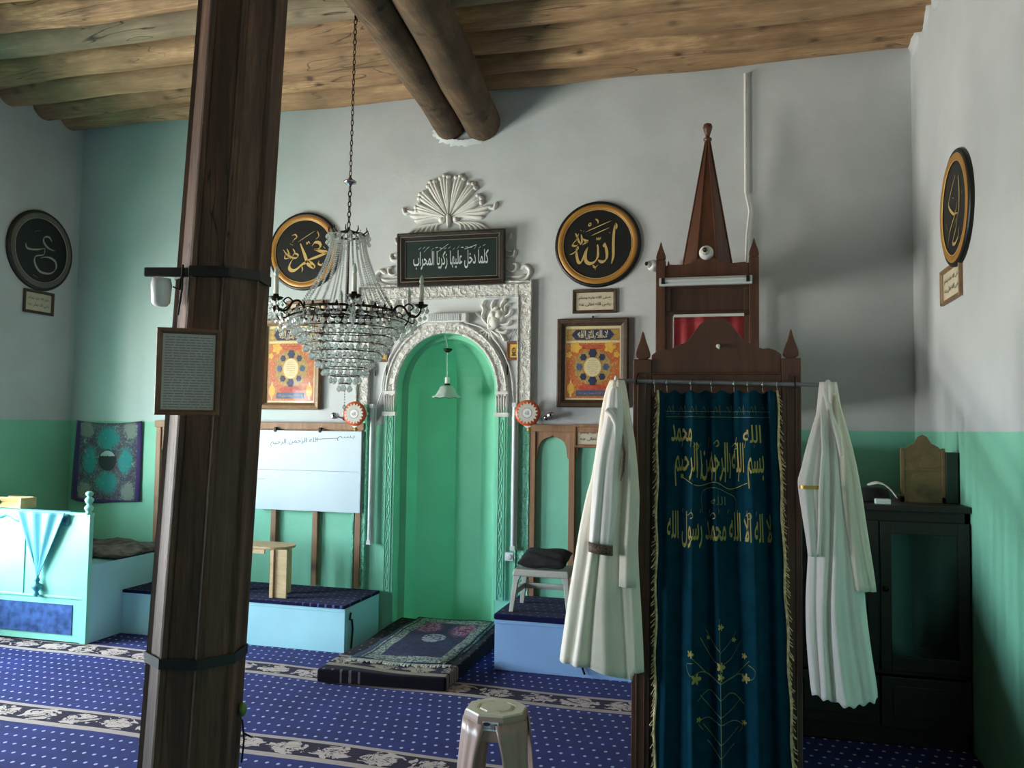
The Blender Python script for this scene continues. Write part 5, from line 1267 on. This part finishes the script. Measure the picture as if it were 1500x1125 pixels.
g.stroke([(.20, cz(700)), (.34, cz(712)), (.48, cz(706)), (.60, cz(716)), (.74, cz(706))], .003, 0, f=onc, taper=False)
for u_, y0_ in ((.30, 655), (.47, 650), (.62, 654), (.25, 756), (.43, 756), (.72, 754)): g.stroke([(u_, cz(y0_)), (u_+.03, cz(y0_-5)), (u_+.045, cz(y0_+1)), (u_+.02, cz(y0_+4))], .005, 0, f=onc, taper=False)
for k in range(9):
    x = .2+.075*k; g.stroke([(x, cz(655)), (x+.01, cz(640+(k % 3)*5))], .0045, 0, f=onc, taper=False)
    g.stroke([(x, cz(752)), (x+.008, cz(746))], .0045, 0, f=onc, taper=False)
make('lettering_flourishes', g, 'embroid', cu, world=True)
g = G()
for py in (603, 611): g.stroke([(.06+.88*k/30, cz(py)) for k in range(31)], .0022, 0, f=onc, taper=False, sub=2)
for k in range(9): 
    x = .1+.1*k; g.stroke([(x-.03, cz(608)), (x-.01, cz(596)), (x+.01, cz(604)), (x+.025, cz(594)), (x+.03, cz(607))], .003, 0, f=onc, taper=False)
for pts in (((.37, 800), (.37, 765), (.37, 722), (.47, 714), (.58, 722), (.64, 730), (.64, 750)), ((.50, 716), (.50, 748))): g.stroke([(x, cz(py if py < 753 else 750)) for x, py in pts], .003, 0, f=onc, taper=False)
text(g, 'الله', .12, .03, 0, .5, cz(733), f=onc, fine=True)
# flower bouquet
def cpx(px, py): z = cz(py); l, r = cu_x(0, z), cu_x(1, z); return ((hit(px, py, 'Y', RY-.01).x-l)/(r-l), z)
def vine(*pp, w=.004): g.stroke([cpx(*p) for p in pp], w, 0, f=onc, taper=False)
vine((1054, 905), (1055, 960), (1056, 1020), (1057, 1125), w=.005)
for s in (-1, 1):
    for y0_, L_, d_ in ((960, 30, 25), (985, 42, 22), (1010, 34, -18), (1035, 30, 16), (1075, 26, 14), (1095, 20, 10), (940, 22, 16)):
        vine((1056, y0_+14), (1056+s*L_*.5, y0_+2), (1056+s*L_, y0_-d_))
    vine((1056, 1000), (1056+s*26, 985), (1056+s*44, 990), (1056+s*50, 975), (1056+s*40, 970))
    vine((1056, 1060), (1056+s*20, 1052), (1056+s*32, 1060), (1056+s*26, 1070))
make('thread_vines', g, 'embroid_dim', cu, world=True)
g = G()
def flower(px, py, r, n=5, rot=0):
    u0, z0 = cpx(px, py)
    for k in range(n):
        a = 2*PI*k/n+rot; g.stroke([(u0, z0), (u0+r*.6*math.cos(a)/.52, z0+r*.6*math.sin(a)), (u0+r*math.cos(a)/.52, z0+r*math.sin(a))], r*.7, 0, f=onc, nib=a+PI/2)
for p in ((1012, 958, .014), (1020, 995, .02), (1056, 975, .018), (1092, 990, .018), (1090, 958, .011), (1056, 917, .012), (1024, 1055, .010), (1090, 1055, .010), (1038, 935, .009), (1075, 935, .009), (1056, 990, .014)): 
    g = G(); flower(*p); o = make('embroidered_flower', g, 'embroid', cu, world=True)
for s, u in ((-1, 0), (1, 1)):
    g = G(); rn = random.Random(8+s); zz_ = CT
    pts = [(cu_x(u, CT-(CT-.03)*k/40)+s*.004+.003*math.sin(k), cu_y(u, CT-(CT-.03)*k/40)-.004, CT-(CT-.03)*k/40) for k in range(41)]
    g.tube(pts, .0045, 6)
    for k in range(150):
        z = CT-.01-(CT-.06)*k/150; x = cu_x(u, z); y = cu_y(u, z); d = rn.uniform(.006, .02)
        g.tube([(x+s*.003, y-.004, z), (x+s*(.003+d), y-.004-rn.uniform(-.004, .006), z-rn.uniform(.01, .03))], .0018, 4)
    make('fringe', g, 'fringe', cu, world=True)
for k, px in enumerate((959, 977, 1012, 1042, 1075, 1095, 1117, 1138)):
    g = G(); x = hit(px, 563, 'Y', RY).x; z = ra.z+(rb.z-ra.z)*(x-ra.x)/(rb.x-ra.x)
    g.tube([(x+.002*math.sin(a), RY+.0105*math.sin(a), z-.003+.0115*math.cos(a)) for a in [2*PI*i/14 for i in range(14)]], .0018, 6, closed=True)
    g.tube([(x, RY-.003, z-.014), (x, RY-.006, CT+.002), (x+.002, RY-.012, CT-.008)], .0022, 5); make('curtain_ring', g, 'chrome', cu, world=True)

# robes: closed garment lofts hanging from a point on the rod
def garment(outline, yc, depth, folds, seed, hem=None, n=120, skew=0):
    """outline: (z, xl, xr); folds: list of (angle, width, amp)"""
    g = G(); vs = []; L = len(outline); z_top = outline[0][0]; z_bot = outline[-1][0]
    for i, (z, xl, xr) in enumerate(outline):
        t = i/(L-1); cx = (xl+xr)/2; hw = (xr-xl)/2
        for k in range(n):
            a = 2*PI*k/n; s_, c_ = math.sin(a), math.cos(a)
            f = 0
            for fa, fw, amp in folds:
                d = (a-fa-.15*math.sin(t*4+fa*3)+PI) % (2*PI)-PI; f += amp*math.exp(-(d/fw)**2)*(.25+.75*t)
            dp = depth*(.35+.65*min(1, t*1.6))
            q = 1+f
            zz_ = z+(hem(c_, s_)*max(0, (t-.8)/.2) if hem else 0)
            vs.append((cx+hw*c_*(1+.25*f*abs(s_)), yc+dp*s_*(1+f*2.2), zz_))
    g.add(vs, [(i*n+k, i*n+(k+1) % n, (i+1)*n+(k+1) % n, (i+1)*n+k) for i in range(L-1) for k in range(n)]+[tuple(range(n))], 0, True)
    return g
def resample(rows, m):
    out = []; rows = [tuple(r) for r in rows]
    for k in range(m):
        t = k/(m-1)*(len(rows)-1); i = min(int(t), len(rows)-2); f = t-i; f2 = f
        out.append(tuple(a*(1-f2)+b*f2 for a, b in zip(rows[i], rows[i+1])))
    return out
def pxrows(rows, Y): return [(hit((a+b)/2, y, 'Y', Y).z, hit(a, y, 'Y', Y).x, hit(b, y, 'Y', Y).x) for y, a, b in rows]
def bez(rows, m=40):
    q = smooth([Vector(r) for r in rows], max(2, m//len(rows))); return [tuple(v) for v in q]
r1 = thing('white_robe', 'white robe with brocade cuff hanging on the left end of the curtain rod', 'robe', (ra.x, RY, ra.z), 0, 'white robes hung on the rod ends')
rows = pxrows([(557, 893, 914), (575, 886, 918), (610, 879, 923), (650, 874, 930), (700, 866, 934), (730, 858, 936), (780, 848, 934), (830, 840, 935), (880, 832, 938), (930, 825, 941), (972, 819, 943)], RY-.03)
fd = [(R(a), w, p) for a, w, p in ((200, .16, .10), (225, .12, -.10), (245, .13, .14), (262, .10, -.14), (280, .14, .10), (300, .1, -.12), (318, .13, .12), (340, .1, -.08), (60, .3, .08), (120, .3, .1))]
g = garment(bez(rows, 44), RY-.02, .045, fd, 1, hem=lambda c_, s_: -.035*max(0, c_+.3)+(.028 if c_ > .75 else 0)-.012*abs(s_)); make('body', g, 'cream_cloth', r1, world=True, solid=.002)
rows = pxrows([(566, 897, 903), (577, 891, 910), (620, 884, 912), (670, 873, 908), (720, 868, 905), (760, 865, 902), (797, 863, 897)], RY-.075)
g = garment(bez(rows, 24), RY-.07, .02, [(R(230), .2, .15), (R(270), .15, -.2), (R(310), .2, .15)], 2, n=48); make('sleeve', g, 'white_cloth', r1, world=True, solid=.002)
zc1 = hit(880, 797, 'Y', RY-.08).z; zc0 = hit(880, 811, 'Y', RY-.08).z; xa_, xb_ = hit(863, 800, 'Y', RY-.08).x, hit(896, 800, 'Y', RY-.08).x
g = G(); n = 30; vs = []
for z in (zc1, zc0):
    for k in range(n): a = 2*PI*k/n; vs.append(((xa_+xb_)/2+(xb_-xa_)/2*1.06*math.cos(a), RY-.075+.026*math.sin(a), z-.006*math.cos(a)))
g.add(vs, [(k, (k+1) % n, n+(k+1) % n, n+k) for k in range(n)], 0, True)
o = make('cuff_band', g, 'lace', r1, world=True, solid=.003); o['label'] = 'brown and silver brocade cuff band'
g = G(); p_ = [hit(x, y, 'Y', RY-.10) for x, y in ((911, 650), (913, 665), (911, 690), (908, 705))]; g.tube([(p.x, RY-.085, p.z) for p in p_], [.003, .006, .006, .002], 8); make('neck_brocade', g, 'lace', r1, world=True)
# front placket fold and a second hanging sleeve
g = G(); 
rows = pxrows([(585, 908, 912), (600, 906, 920), (660, 915, 931), (730, 912, 936), (800, 908, 934), (860, 906, 932)], RY-.06); g = garment(bez(rows, 20), RY-.055, .016, [(R(270), .3, .2)], 3, n=40); make('sleeve', g, 'cream_cloth', r1, world=True, solid=.002)
g = G(); p_ = [hit(x, y, 'Y', RY-.075) for x, y in ((889, 600), (897, 607), (903, 622), (902, 640), (897, 680), (899, 740))]; g.tube([(p.x, RY-.087+.002*i, p.z) for i, p in enumerate(p_)], [.01, .011, .008, .006, .005, .003], 8); make('collar_fold', g, 'white_cloth', r1, world=True)
g = G(); g.tube([(hit(903, 556, 'Y', RY).x, RY+.012, ra.z-.02), (hit(903, 556, 'Y', RY).x, RY, ra.z+.012), (hit(903, 556, 'Y', RY).x, RY-.014, ra.z-.01)], .008, 8); make('hanging_loop', g, 'white_cloth', r1, world=True)

r2 = thing('white_robe', 'white robe with gold sleeve stripe hanging on the right end of the curtain rod', 'robe', (rb.x, RY, rb.z), 0, 'white robes hung on the rod ends')
rows = pxrows([(560, 1201, 1226), (590, 1198, 1231), (640, 1193, 1240), (700, 1188, 1252), (760, 1186, 1259), (820, 1184, 1264), (880, 1181, 1268), (940, 1182, 1275), (1000, 1187, 1284), (1022, 1190, 1286)], RY-.03)
fd = [(R(a), w, p) for a, w, p in ((198, .13, .12), (218, .1, -.14), (238, .12, .16), (256, .07, -.3), (275, .12, .14), (297, .1, -.10), (318, .13, .12), (338, .1, -.1), (70, .3, .08), (120, .3, .1))]
g = garment(bez(rows, 44), RY-.02, .045, fd, 5, hem=lambda c_, s_: -.02*(1-abs(c_-.1))+.02*max(0, c_-.6)+.006*math.sin(c_*20)); make('body', g, 'white_cloth', r2, world=True, solid=.002)
rows = pxrows([(580, 1204, 1208), (600, 1198, 1211), (650, 1183, 1206), (690, 1173, 1204), (707, 1169, 1203), (740, 1173, 1203), (790, 1181, 1203), (815, 1184, 1202)], RY-.065)
g = garment(bez(rows, 26), RY-.06, .018, [(R(240), .2, .15), (R(290), .2, -.15)], 6, n=48); make('sleeve', g, 'white_cloth', r2, world=True, solid=.002)
rows = pxrows([(576, 1222, 1226), (600, 1221, 1233), (660, 1228, 1250), (720, 1232, 1262), (780, 1238, 1271), (830, 1244, 1279), (866, 1250, 1284)], RY-.05)
g = garment(bez(rows, 26), RY-.045, .02, [(R(240), .2, .12), (R(290), .2, -.15)], 7, n=48); make('sleeve', g, 'cream_cloth', r2, world=True, solid=.002)
za = hit(1185, 714, 'Y', RY-.08).z; xa_, xb_ = hit(1171, 714, 'Y', RY-.08).x, hit(1201, 714, 'Y', RY-.08).x
g = G(); vs = []
for z in (za+.006, za-.006):
    for k in range(n): a = 2*PI*k/n; vs.append(((xa_+xb_)/2+(xb_-xa_)/2*1.05*math.cos(a), RY-.06+.026*math.sin(a), z))
g.add(vs, [(k, (k+1) % n, n+(k+1) % n, n+k) for k in range(n)], 0, True); o = make('sleeve_stripe', g, 'gold', r2, world=True); o['label'] = 'narrow gold stripe'
g = G(); p_ = [hit(x, y, 'Y', RY-.08) for x, y in ((1203, 600), (1206, 660), (1202, 720), (1201, 780), (1198, 812))]; g.tube([(p.x, RY-.085, p.z) for p in p_], [.004, .006, .007, .006, .004], 8); make('placket', g, 'white_cloth', r2, world=True)
g = G(); p_ = [hit(x, y, 'Y', RY-.08) for x, y in ((1207, 570), (1218, 610), (1228, 640), (1232, 668))]; g.tube([(p.x, RY-.07-.004*i, p.z) for i, p in enumerate(p_)], [.006, .01, .01, .005], 8); make('collar_fold', g, 'white_cloth', r2, world=True)
g = G(); xx = hit(1213, 560, 'Y', RY).x; g.tube([(xx, RY+.012, rb.z-.02), (xx, RY, rb.z+.012), (xx, RY-.014, rb.z-.01)], .009, 8); make('hanging_loop', g, 'white_cloth', r2, world=True)

# ================================================================== CABINET in the right corner
FY = 4.42; kz = hit(1350, 741, 'Y', FY).z; kx0, kx1 = .27, XR-.006
cb_ = thing('cabinet', 'dark wooden cabinet with glass doors in the right corner behind the pulpit', 'cabinet', ((kx0+kx1)/2, FY, 0))
g = G(); D = .55
g.box(kx0, kx0+.02, FY+.02, FY+D, .006, kz-.03); g.box(kx1-.02, kx1, FY+.02, FY+D, .006, kz-.03); g.box(kx0, kx1, FY+D-.02, FY+D, .006, kz-.03); g.box(kx0, kx1, FY+.02, FY+D, .006, .09)
g.box(kx0, kx1, FY+.02, FY+D, .34, .36); g.box(kx0, kx1, FY+.02, FY+.03, kz-.12, kz-.03); make('carcass', g, 'cabinet', cb_, world=True)
g = G(); g.box(kx0-.012, kx1, FY-.012, FY+D, kz-.03, kz); make('cabinet_top', g, 'cabinet', cb_, world=True, bev=.004)
mxx = (kx0+kx1)/2
for a_, b_ in ((kx0, mxx-.004), (mxx+.004, kx1-.004)):
    g = G()
    for x0_, x1_, z0_, z1_ in ((a_, a_+.05, .36, kz-.08), (b_-.05, b_, .36, kz-.08), (a_+.05, b_-.05, .36, .43), (a_+.05, b_-.05, kz-.14, kz-.08)): g.box(x0_, x1_, FY, FY+.02, z0_, z1_)
    d = make('door', g, 'cabinet', cb_, world=True, bev=.003)
    g = G(); g.quad((a_+.05, FY+.01, .43), (b_-.05, FY+.01, .43), (b_-.05, FY+.01, kz-.14), (a_+.05, FY+.01, kz-.14)); make('pane', g, 'darkglass', d, world=True)
    g = G(); hx = b_-.02 if a_ == kx0 else a_+.02; g.lathe([(.01, 0), (.014, -.016), (0, -.022)], (hx, FY, .75), 12, ax='Y'); make('knob', g, 'bronze', d, world=True)
    g = G(); g.box(a_, b_, FY, FY+.02, .09, .33); g.box(a_+.05, b_-.05, FY-.006, FY+.02, .14, .29); make('drawer_front', g, 'cabinet', cb_, world=True, bev=.003)
# teal block added inside, imitating the bluish reflection in the door glass
g = G(); p = hit(1302, 820, 'Y', FY+.25); g.box(p.x-.06, p.x+.10, FY+.2, FY+.36, .365, hit(1302, 768, 'Y', FY+.25).z); M['fold'] = mat('reflection_teal', (70, 130, 130), .8, bump=.2, bscale=20)  # 'fold' is the teal of the stand-in for the glass reflection
tag(make('reflection_block', g, 'fold', bev=.015), 'teal block added behind the cabinet glass, standing in for its reflection', 'cloth')
# things on the cabinet
c = hit(1352, 736, 'Y', FY+.22)
rh = thing('wooden_bookstand', 'pale wooden bookstand with pointed top standing on the cabinet', 'bookstand', (c.x, FY+.22, kz))
k3 = (hit(1382, 700, 'Y', FY+.22).x-hit(1322, 700, 'Y', FY+.22).x)/60
zz0 = kz; HH = hit(1352, 637, 'Y', FY+.22).z-kz; hs = hit(1352, 660, 'Y', FY+.22).z-kz
g = G(); W2 = 30*k3; g.prism([(-W2+.006, 0), (W2-.006, 0), (W2-.006, hs), (W2*.75, hs+(HH-hs)*.25), (W2*.42, hs+(HH-hs)*.45), (W2*.22, HH*.97), (0, HH), (-W2*.22, HH*.97), (-W2*.42, hs+(HH-hs)*.45), (-W2*.75, hs+(HH-hs)*.25), (-W2+.006, hs)], -.006, .006); make('back_board', g, 'fr_tan', rh)
for s in (-1, 1):
    g = G(); g.box(s*W2-.008, s*W2+.008, -.012, .012, 0, hs+.012); g.box(s*W2-.008, s*W2+.008, -.012, .12, 0, .03); make('side_rail', g, 'fr_tan', rh, bev=.002)
g = G(); g.box(-W2, W2, -.014, -.004, hs*.62, hs*.66); make('cross_rail', g, 'fr_tan', rh)
c = hit(1402, 738, 'Y', FY+.25); zt_ = hit(1402, 663, 'Y', FY+.25).z
dk = thing('dark_box', 'tall dark green box with a pointed tip standing on the cabinet against the wall', 'box', (c.x, FY+.25, kz)); hw = .06
g = G(); g.box(-hw, min(hw, XR-.008-c.x), -.05, .08, 0, zt_-kz); M['dkgreen'] = mat('dark_green_box', (34, 52, 42), .6); make('case', g, 'dkgreen', dk, bev=.004)
g = G(); g.lathe([(.018, 0), (.012, .03), (.006, .07), (0, .105)], (.035, 0, zt_-kz), 10); make('pointed_tip', g, 'dkgreen', dk)
c = hit(1275, 736, 'Y', FY+.15)
bg_ = tag(make('black_bag', garment([(kz+.07, c.x-.05, c.x+.06), (kz+.06, c.x-.07, c.x+.09), (kz+.03, c.x-.08, c.x+.10), (kz+.004, c.x-.08, c.x+.10)], FY+.2, .07, [(1, .5, .1), (3, .4, -.1)], 1, n=40), 'cushion_black'), 'black bag lying on the cabinet beside the robe', 'bag')
c2 = hit(1298, 722, 'Y', FY+.15)
g = G(); q = [hit(x, y, 'Y', FY+.13) for x, y in ((1268, 712), (1285, 706), (1298, 712), (1308, 722), (1314, 732))]
vs = []
for p in q: vs += [(p.x, FY+.08, max(p.z, kz+.008)), (p.x, FY+.16, max(p.z+.008, kz+.012))]
g.add(vs, [(2*i, 2*i+1, 2*i+3, 2*i+2) for i in range(len(q)-1)], 0, True); tag(make('white_cloth', g, 'white_cloth', solid=.008, sub=1), 'white folded cloth draped over the black bag on the cabinet', 'cloth')
g = G(); p = hit(1292, 731, 'Y', FY+.04); g.box(p.x-.035, p.x+.035, FY+.0, FY+.05, kz+.0005, kz+.026); tag(make('white_box', g, 'whiteplastic', bev=.004), 'little white box at the cabinet top edge', 'box')

# conduit on the back wall
a = hit(1092, 112, 'Y', YB-.02); g = G(); pts = [(a.x, YB-.018, 3.9), (a.x+.002, YB-.018, hit(1092, 285, 'Y', YB).z), (hit(1098, 310, 'Y', YB).x, YB-.018, hit(1098, 310, 'Y', YB).z), (hit(1094, 345, 'Y', YB).x, YB-.018, hit(1094, 345, 'Y', YB).z), (hit(1090, 420, 'Y', YB).x, YB-.018, hit(1090, 440, 'Y', YB).z)]
g.tube([(pts[0][0], pts[0][1], pts[0][2]), pts[1]], .011, 10); g.tube(pts[1:], .008, 8); tag(make('cable_conduit', g, 'plaster'), 'thin white cable conduit running down the back wall beside the spire', 'conduit')

# ================================================================== CHANDELIER
cy_ = 3.85; hk = hit(521, 27, 'Y', cy_); cc_ = hit(508, 450, 'Y', cy_)
CXc = cc_.x; hkz = hk.z
ch = thing('chandelier', 'crystal chandelier with candle arms hanging on a long chain from the beam', 'chandelier', (CXc, cy_, hit(505, 580, 'Y', cy_).z))
def cz_(py): return hit(508, py, 'Y', cy_).z
ppm = 1/(hit(609, 450, 'Y', cy_).x-hit(508, 450, 'Y', cy_).x)*101    # pixels per metre there
# chain
g = G(); a = Vector((hk.x, cy_, hkz+.02)); b = Vector((CXc, cy_, cz_(333))); L = (b-a).length; nl = int(L/.026)
for k in range(nl):
    p = a.lerp(b, (k+.5)/nl); d = (b-a).normalized(); u = Vector((1, 0, 0)) if k % 2 else Vector((0, 1, 0)); big = 1.25 if (k > nl*.75 or k < nl*.12) else 1
    g.tube([p+d*.017*math.cos(q)+u*.0065*big*math.sin(q) for q in [2*PI*i/10 for i in range(10)]], .0022*big, 5, closed=True)
make('chain', g, 'bronze', ch, world=True)
g = G(); p = a.lerp(b, (268-27)/(333-27)); g.lathe([(.0, .03), (.008, .02), (.012, .012), (.034, .0), (.03, -.008), (.01, -.016), (.006, -.028), (0, -.03)], tuple(p), 18); make('canopy_cup', g, 'chrome', ch, world=True)
g = G(); g.tube([(hk.x, cy_, hkz+.03), (hk.x-.0, cy_, hkz+.0), (hk.x+.01, cy_, hkz-.012)], .005, 6); make('hook', g, 'iron', ch, world=True)
# crown ring and main ring
zc0_, zr = cz_(345), cz_(456)
RC, RM, RA = 22/ppm, 66/ppm, 108/ppm
g = G(); g.tube([(CXc+RC*math.cos(q), cy_+RC*math.sin(q), zc0_) for q in [2*PI*i/28 for i in range(28)]], .006, 8, closed=True)
for k in range(10):
    q = 2*PI*k/10; x, y = CXc+RC*math.cos(q), cy_+RC*math.sin(q)
    g.tube([(x, y, zc0_), (CXc+RC*1.25*math.cos(q), cy_+RC*1.25*math.sin(q), zc0_+.014), (CXc+RC*1.2*math.cos(q), cy_+RC*1.2*math.sin(q), zc0_+.035)], [.004, .004, .002], 6)
    if k % 2 == 0: g.tube([(x, y, zc0_), (CXc, cy_, zc0_+.03)], .003, 6)
g.tube([(CXc, cy_, zc0_+.04), (CXc, cy_, zc0_-.03)], .009, 10)
make('crown', g, 'bronze', ch, world=True)
g = G(); g.tube([(CXc, cy_, zc0_), (CXc, cy_, zr-.03)], .007, 8)
for k in range(40): g.lathe([(0, .006), (.008, .002), (.008, -.002), (0, -.006)], (CXc, cy_, zc0_-.02-(zc0_-zr)*k/41), 8)
make('stem', g, 'bronze', ch, world=True)
g = G()
for r, dz, t in ((RM, 0, .007), (RM*1.0, -.03, .006), (RM*.6, -.01, .004)): g.tube([(CXc+r*math.cos(q), cy_+r*math.sin(q), zr+dz) for q in [2*PI*i/48 for i in range(48)]], t, 8, closed=True)
for k in range(24):
    q = 2*PI*k/24; x, y = CXc+RM*math.cos(q), cy_+RM*math.sin(q)
    g.tube([(x+.018*math.cos(w_)*(-math.sin(q)), y+.018*math.cos(w_)*math.cos(q), zr-.012+.02*math.sin(w_)) for w_ in [2*PI*i/10 for i in range(10)]], .003, 5, closed=True)
    g.lathe([(.006, 0), (.007, .008), (0, .02)], (x, y, zr+.006), 6)
for k in range(6): q = PI*k/3; g.tube([(CXc, cy_, zr-.012), (CXc+RM*math.cos(q), cy_+RM*math.sin(q), zr)], .004, 6)
make('main_ring', g, 'bronze', ch, world=True)
# bead strands
NST = 26
def oct_(g, p, r, h):
    x, y, z = p; vs = [(x, y, z+h)]+[(x+r*math.cos(PI/3*k), y+r*math.sin(PI/3*k), z) for k in range(6)]+[(x, y, z-h)]
    g.add(vs, [(0, 1+k, 1+(k+1) % 6) for k in range(6)]+[(7, 1+(k+1) % 6, 1+k) for k in range(6)])
for k in range(NST):
    g = G(); q = 2*PI*(k+.3)/NST; m = 34
    for i in range(m):
        t = (i+.5)/m; r = RC+(RM-RC)*(t**1.75*.85+.15*t); z = zc0_-.006-(zc0_-zr-.01)*t
        oct_(g, (CXc+r*math.cos(q), cy_+r*math.sin(q), z), .0068, .0068)
    make('bead_strand', g, 'crystal', ch, world=True)
# crystals
drops = []     # (x, y, z, size)
tiers = 9
for i in range(tiers):
    t = i/(tiers-1); py = 478+ (568-478)*t; r = (66*(1-t)**.85*1.05+8)/ppm; nn = max(5, int(2*PI*r/.036)); z = cz_(py)
    for k in range(nn): q = 2*PI*(k+.5*(i % 2))/nn; drops.append((CXc+r*math.cos(q), cy_+r*math.sin(q), z+random.uniform(-.003, .003), .0155))
for k in range(30): q = 2*PI*k/30; drops.append((CXc+RM*1.04*math.cos(q), cy_+RM*1.04*math.sin(q), zr-.026, .0165))
for k in range(26): q = 2*PI*(k+.5)/26; drops.append((CXc+RM*1.14*math.cos(q), cy_+RM*1.14*math.sin(q), zr-.045, .0155))
for k in range(12): q = 2*PI*k/12; drops.append((CXc+RC*1.28*math.cos(q), cy_+RC*1.28*math.sin(q), zc0_-.008, .014)); drops.append((CXc+RC*1.3*math.cos(q), cy_+RC*1.3*math.sin(q), zc0_-.04, .012))
def drop_mesh(g, p, s):
    x, y, z = p; n = 6; pr = [(0, .9), (.45, .55), (.8, 0), (.95, -.45), (.55, -1.05), (0, -1.35)]; vs = []
    for r, h in pr: vs += [(x+r*s*math.cos(2*PI*k/n), y+r*s*.55*math.sin(2*PI*k/n), z+h*s) for k in range(n)]
    g.add(vs, [(i*n+k, i*n+(k+1) % n, (i+1)*n+(k+1) % n, (i+1)*n+k) for i in range(len(pr)-1) for k in range(n)])
    g.lathe([(.0, .35), (.28, 0), (0, -.35)], (x, y, z+s*1.25), 6, smooth=False) if False else oct_(g, (x, y, z+s*1.25), s*.32, s*.32)
# tier rings
g = G()
for i in range(0, tiers):
    t = i/(tiers-1); r = (66*(1-t)**.85*1.05+8)/ppm; z = cz_(478+90*t)+.022; g.tube([(CXc+r*math.cos(q), cy_+r*math.sin(q), z) for q in [2*PI*j/40 for j in range(40)]], .0028, 5, closed=True)
make('tier_rings', g, 'bronze', ch, world=True)
# arms with candles
NA = 6; a_off = R(-59)
for k in range(NA):
    q = a_off+2*PI*k/NA; dx_, dy_ = math.cos(q), math.sin(q)
    def ap(r, z): return (CXc+dx_*r, cy_+dy_*r, z)
    g = G(); pts = [ap(RM, zr-.012), ap(RM+.03, zr+.02), ap(RM+.065, zr+.012), ap(RM+.095, zr-.03), ap(RM+.13, zr-.035), ap(RA-.004, zr-.012), ap(RA, zr+.01)]
    g.tube(smooth(pts, 5), .0058, 8); g.tube(smooth([ap(RM+.06, zr+.012), ap(RM+.09, zr+.03), ap(RM+.115, zr+.012), ap(RM+.1, zr-.004)], 4), .0038, 6)
    g.tube(smooth([ap(RM+.01, zr-.03), ap(RM+.06, zr-.045), ap(RM+.11, zr-.07), ap(RM+.125, zr-.05)], 4), .004, 6)
    g.lathe([(0, -.012), (.012, -.006), (.03, .004), (.036, .012), (.03, .010), (.014, .016), (.013, .026), (0, .026)], ap(RA, zr+.012), 14)
    arm = make('arm', g, 'bronze', ch, world=True)
    g = G(); g.lathe([(.0115, 0), (.0115, .085), (.009, .088), (0, .088)], ap(RA, zr+.036), 14); make('candle_sleeve', g, 'candle', arm, world=True)
    g = G(); g.lathe([(.007, 0), (.012, .014), (.010, .028), (.003, .046), (0, .05)], ap(RA, zr+.124), 12); make('bulb', g, 'opal', arm, world=True)
    for j in range(7):
        u = 2*PI*j/7; p = ap(RA, 0); drops.append((p[0]+.033*math.cos(u), p[1]+.033*math.sin(u), zr-.004, .0115))
    for r, z, s in ((RM+.095, zr-.07, .015), (RM+.125, zr-.085, .016), (RA-.004, zr-.045, .013), (RA-.004, zr-.085, .012), (RM+.06, zr-.075, .015), (RM+.03, zr-.06, .014), (RM+.08, zr-.03, .013), (RA-.03, zr-.06, .015), (RA+.02, zr-.04, .012), (RM+.11, zr-.11, .014)):
        p = ap(r, z); drops.append((p[0], p[1], p[2], s))
camp = Vector((0, 0, EYE))
drops.sort(key=lambda d: (Vector(d[:3])-camp).length-.0*d[3]-(8*d[3]))
protos = {}
for i, d in enumerate(drops[:100]):
    s = d[3]
    if s not in protos:
        g = G(); drop_mesh(g, (0, 0, 0), s); o = make('crystal_drop', g, 'crystal', ch); protos[s] = o; first = o
    else:
        o = protos[s].copy(); C.objects.link(o); o.parent = ch
    o.location = Vector(d[:3])-Vector(ch.location); o.rotation_euler = (0, 0, math.atan2(d[1]-cy_, d[0]-CXc)+PI/2)
g = G()
for d in drops[100:]: drop_mesh(g, d[:3], d[3])
o = make('crystal_drops', g, 'crystal', ch, world=True); o['kind'] = 'stuff'
g = G(); zb = cz_(570)
for k in range(5): oct_(g, (CXc, cy_, zb-.012-k*.014), .005, .006)
g.tube([(CXc, cy_, zr-.03), (CXc, cy_, zb-.07)], .001, 4); oct_(g, (CXc, cy_, zb-.092), .012, .018)
make('bottom_drop', g, 'crystal', ch, world=True)
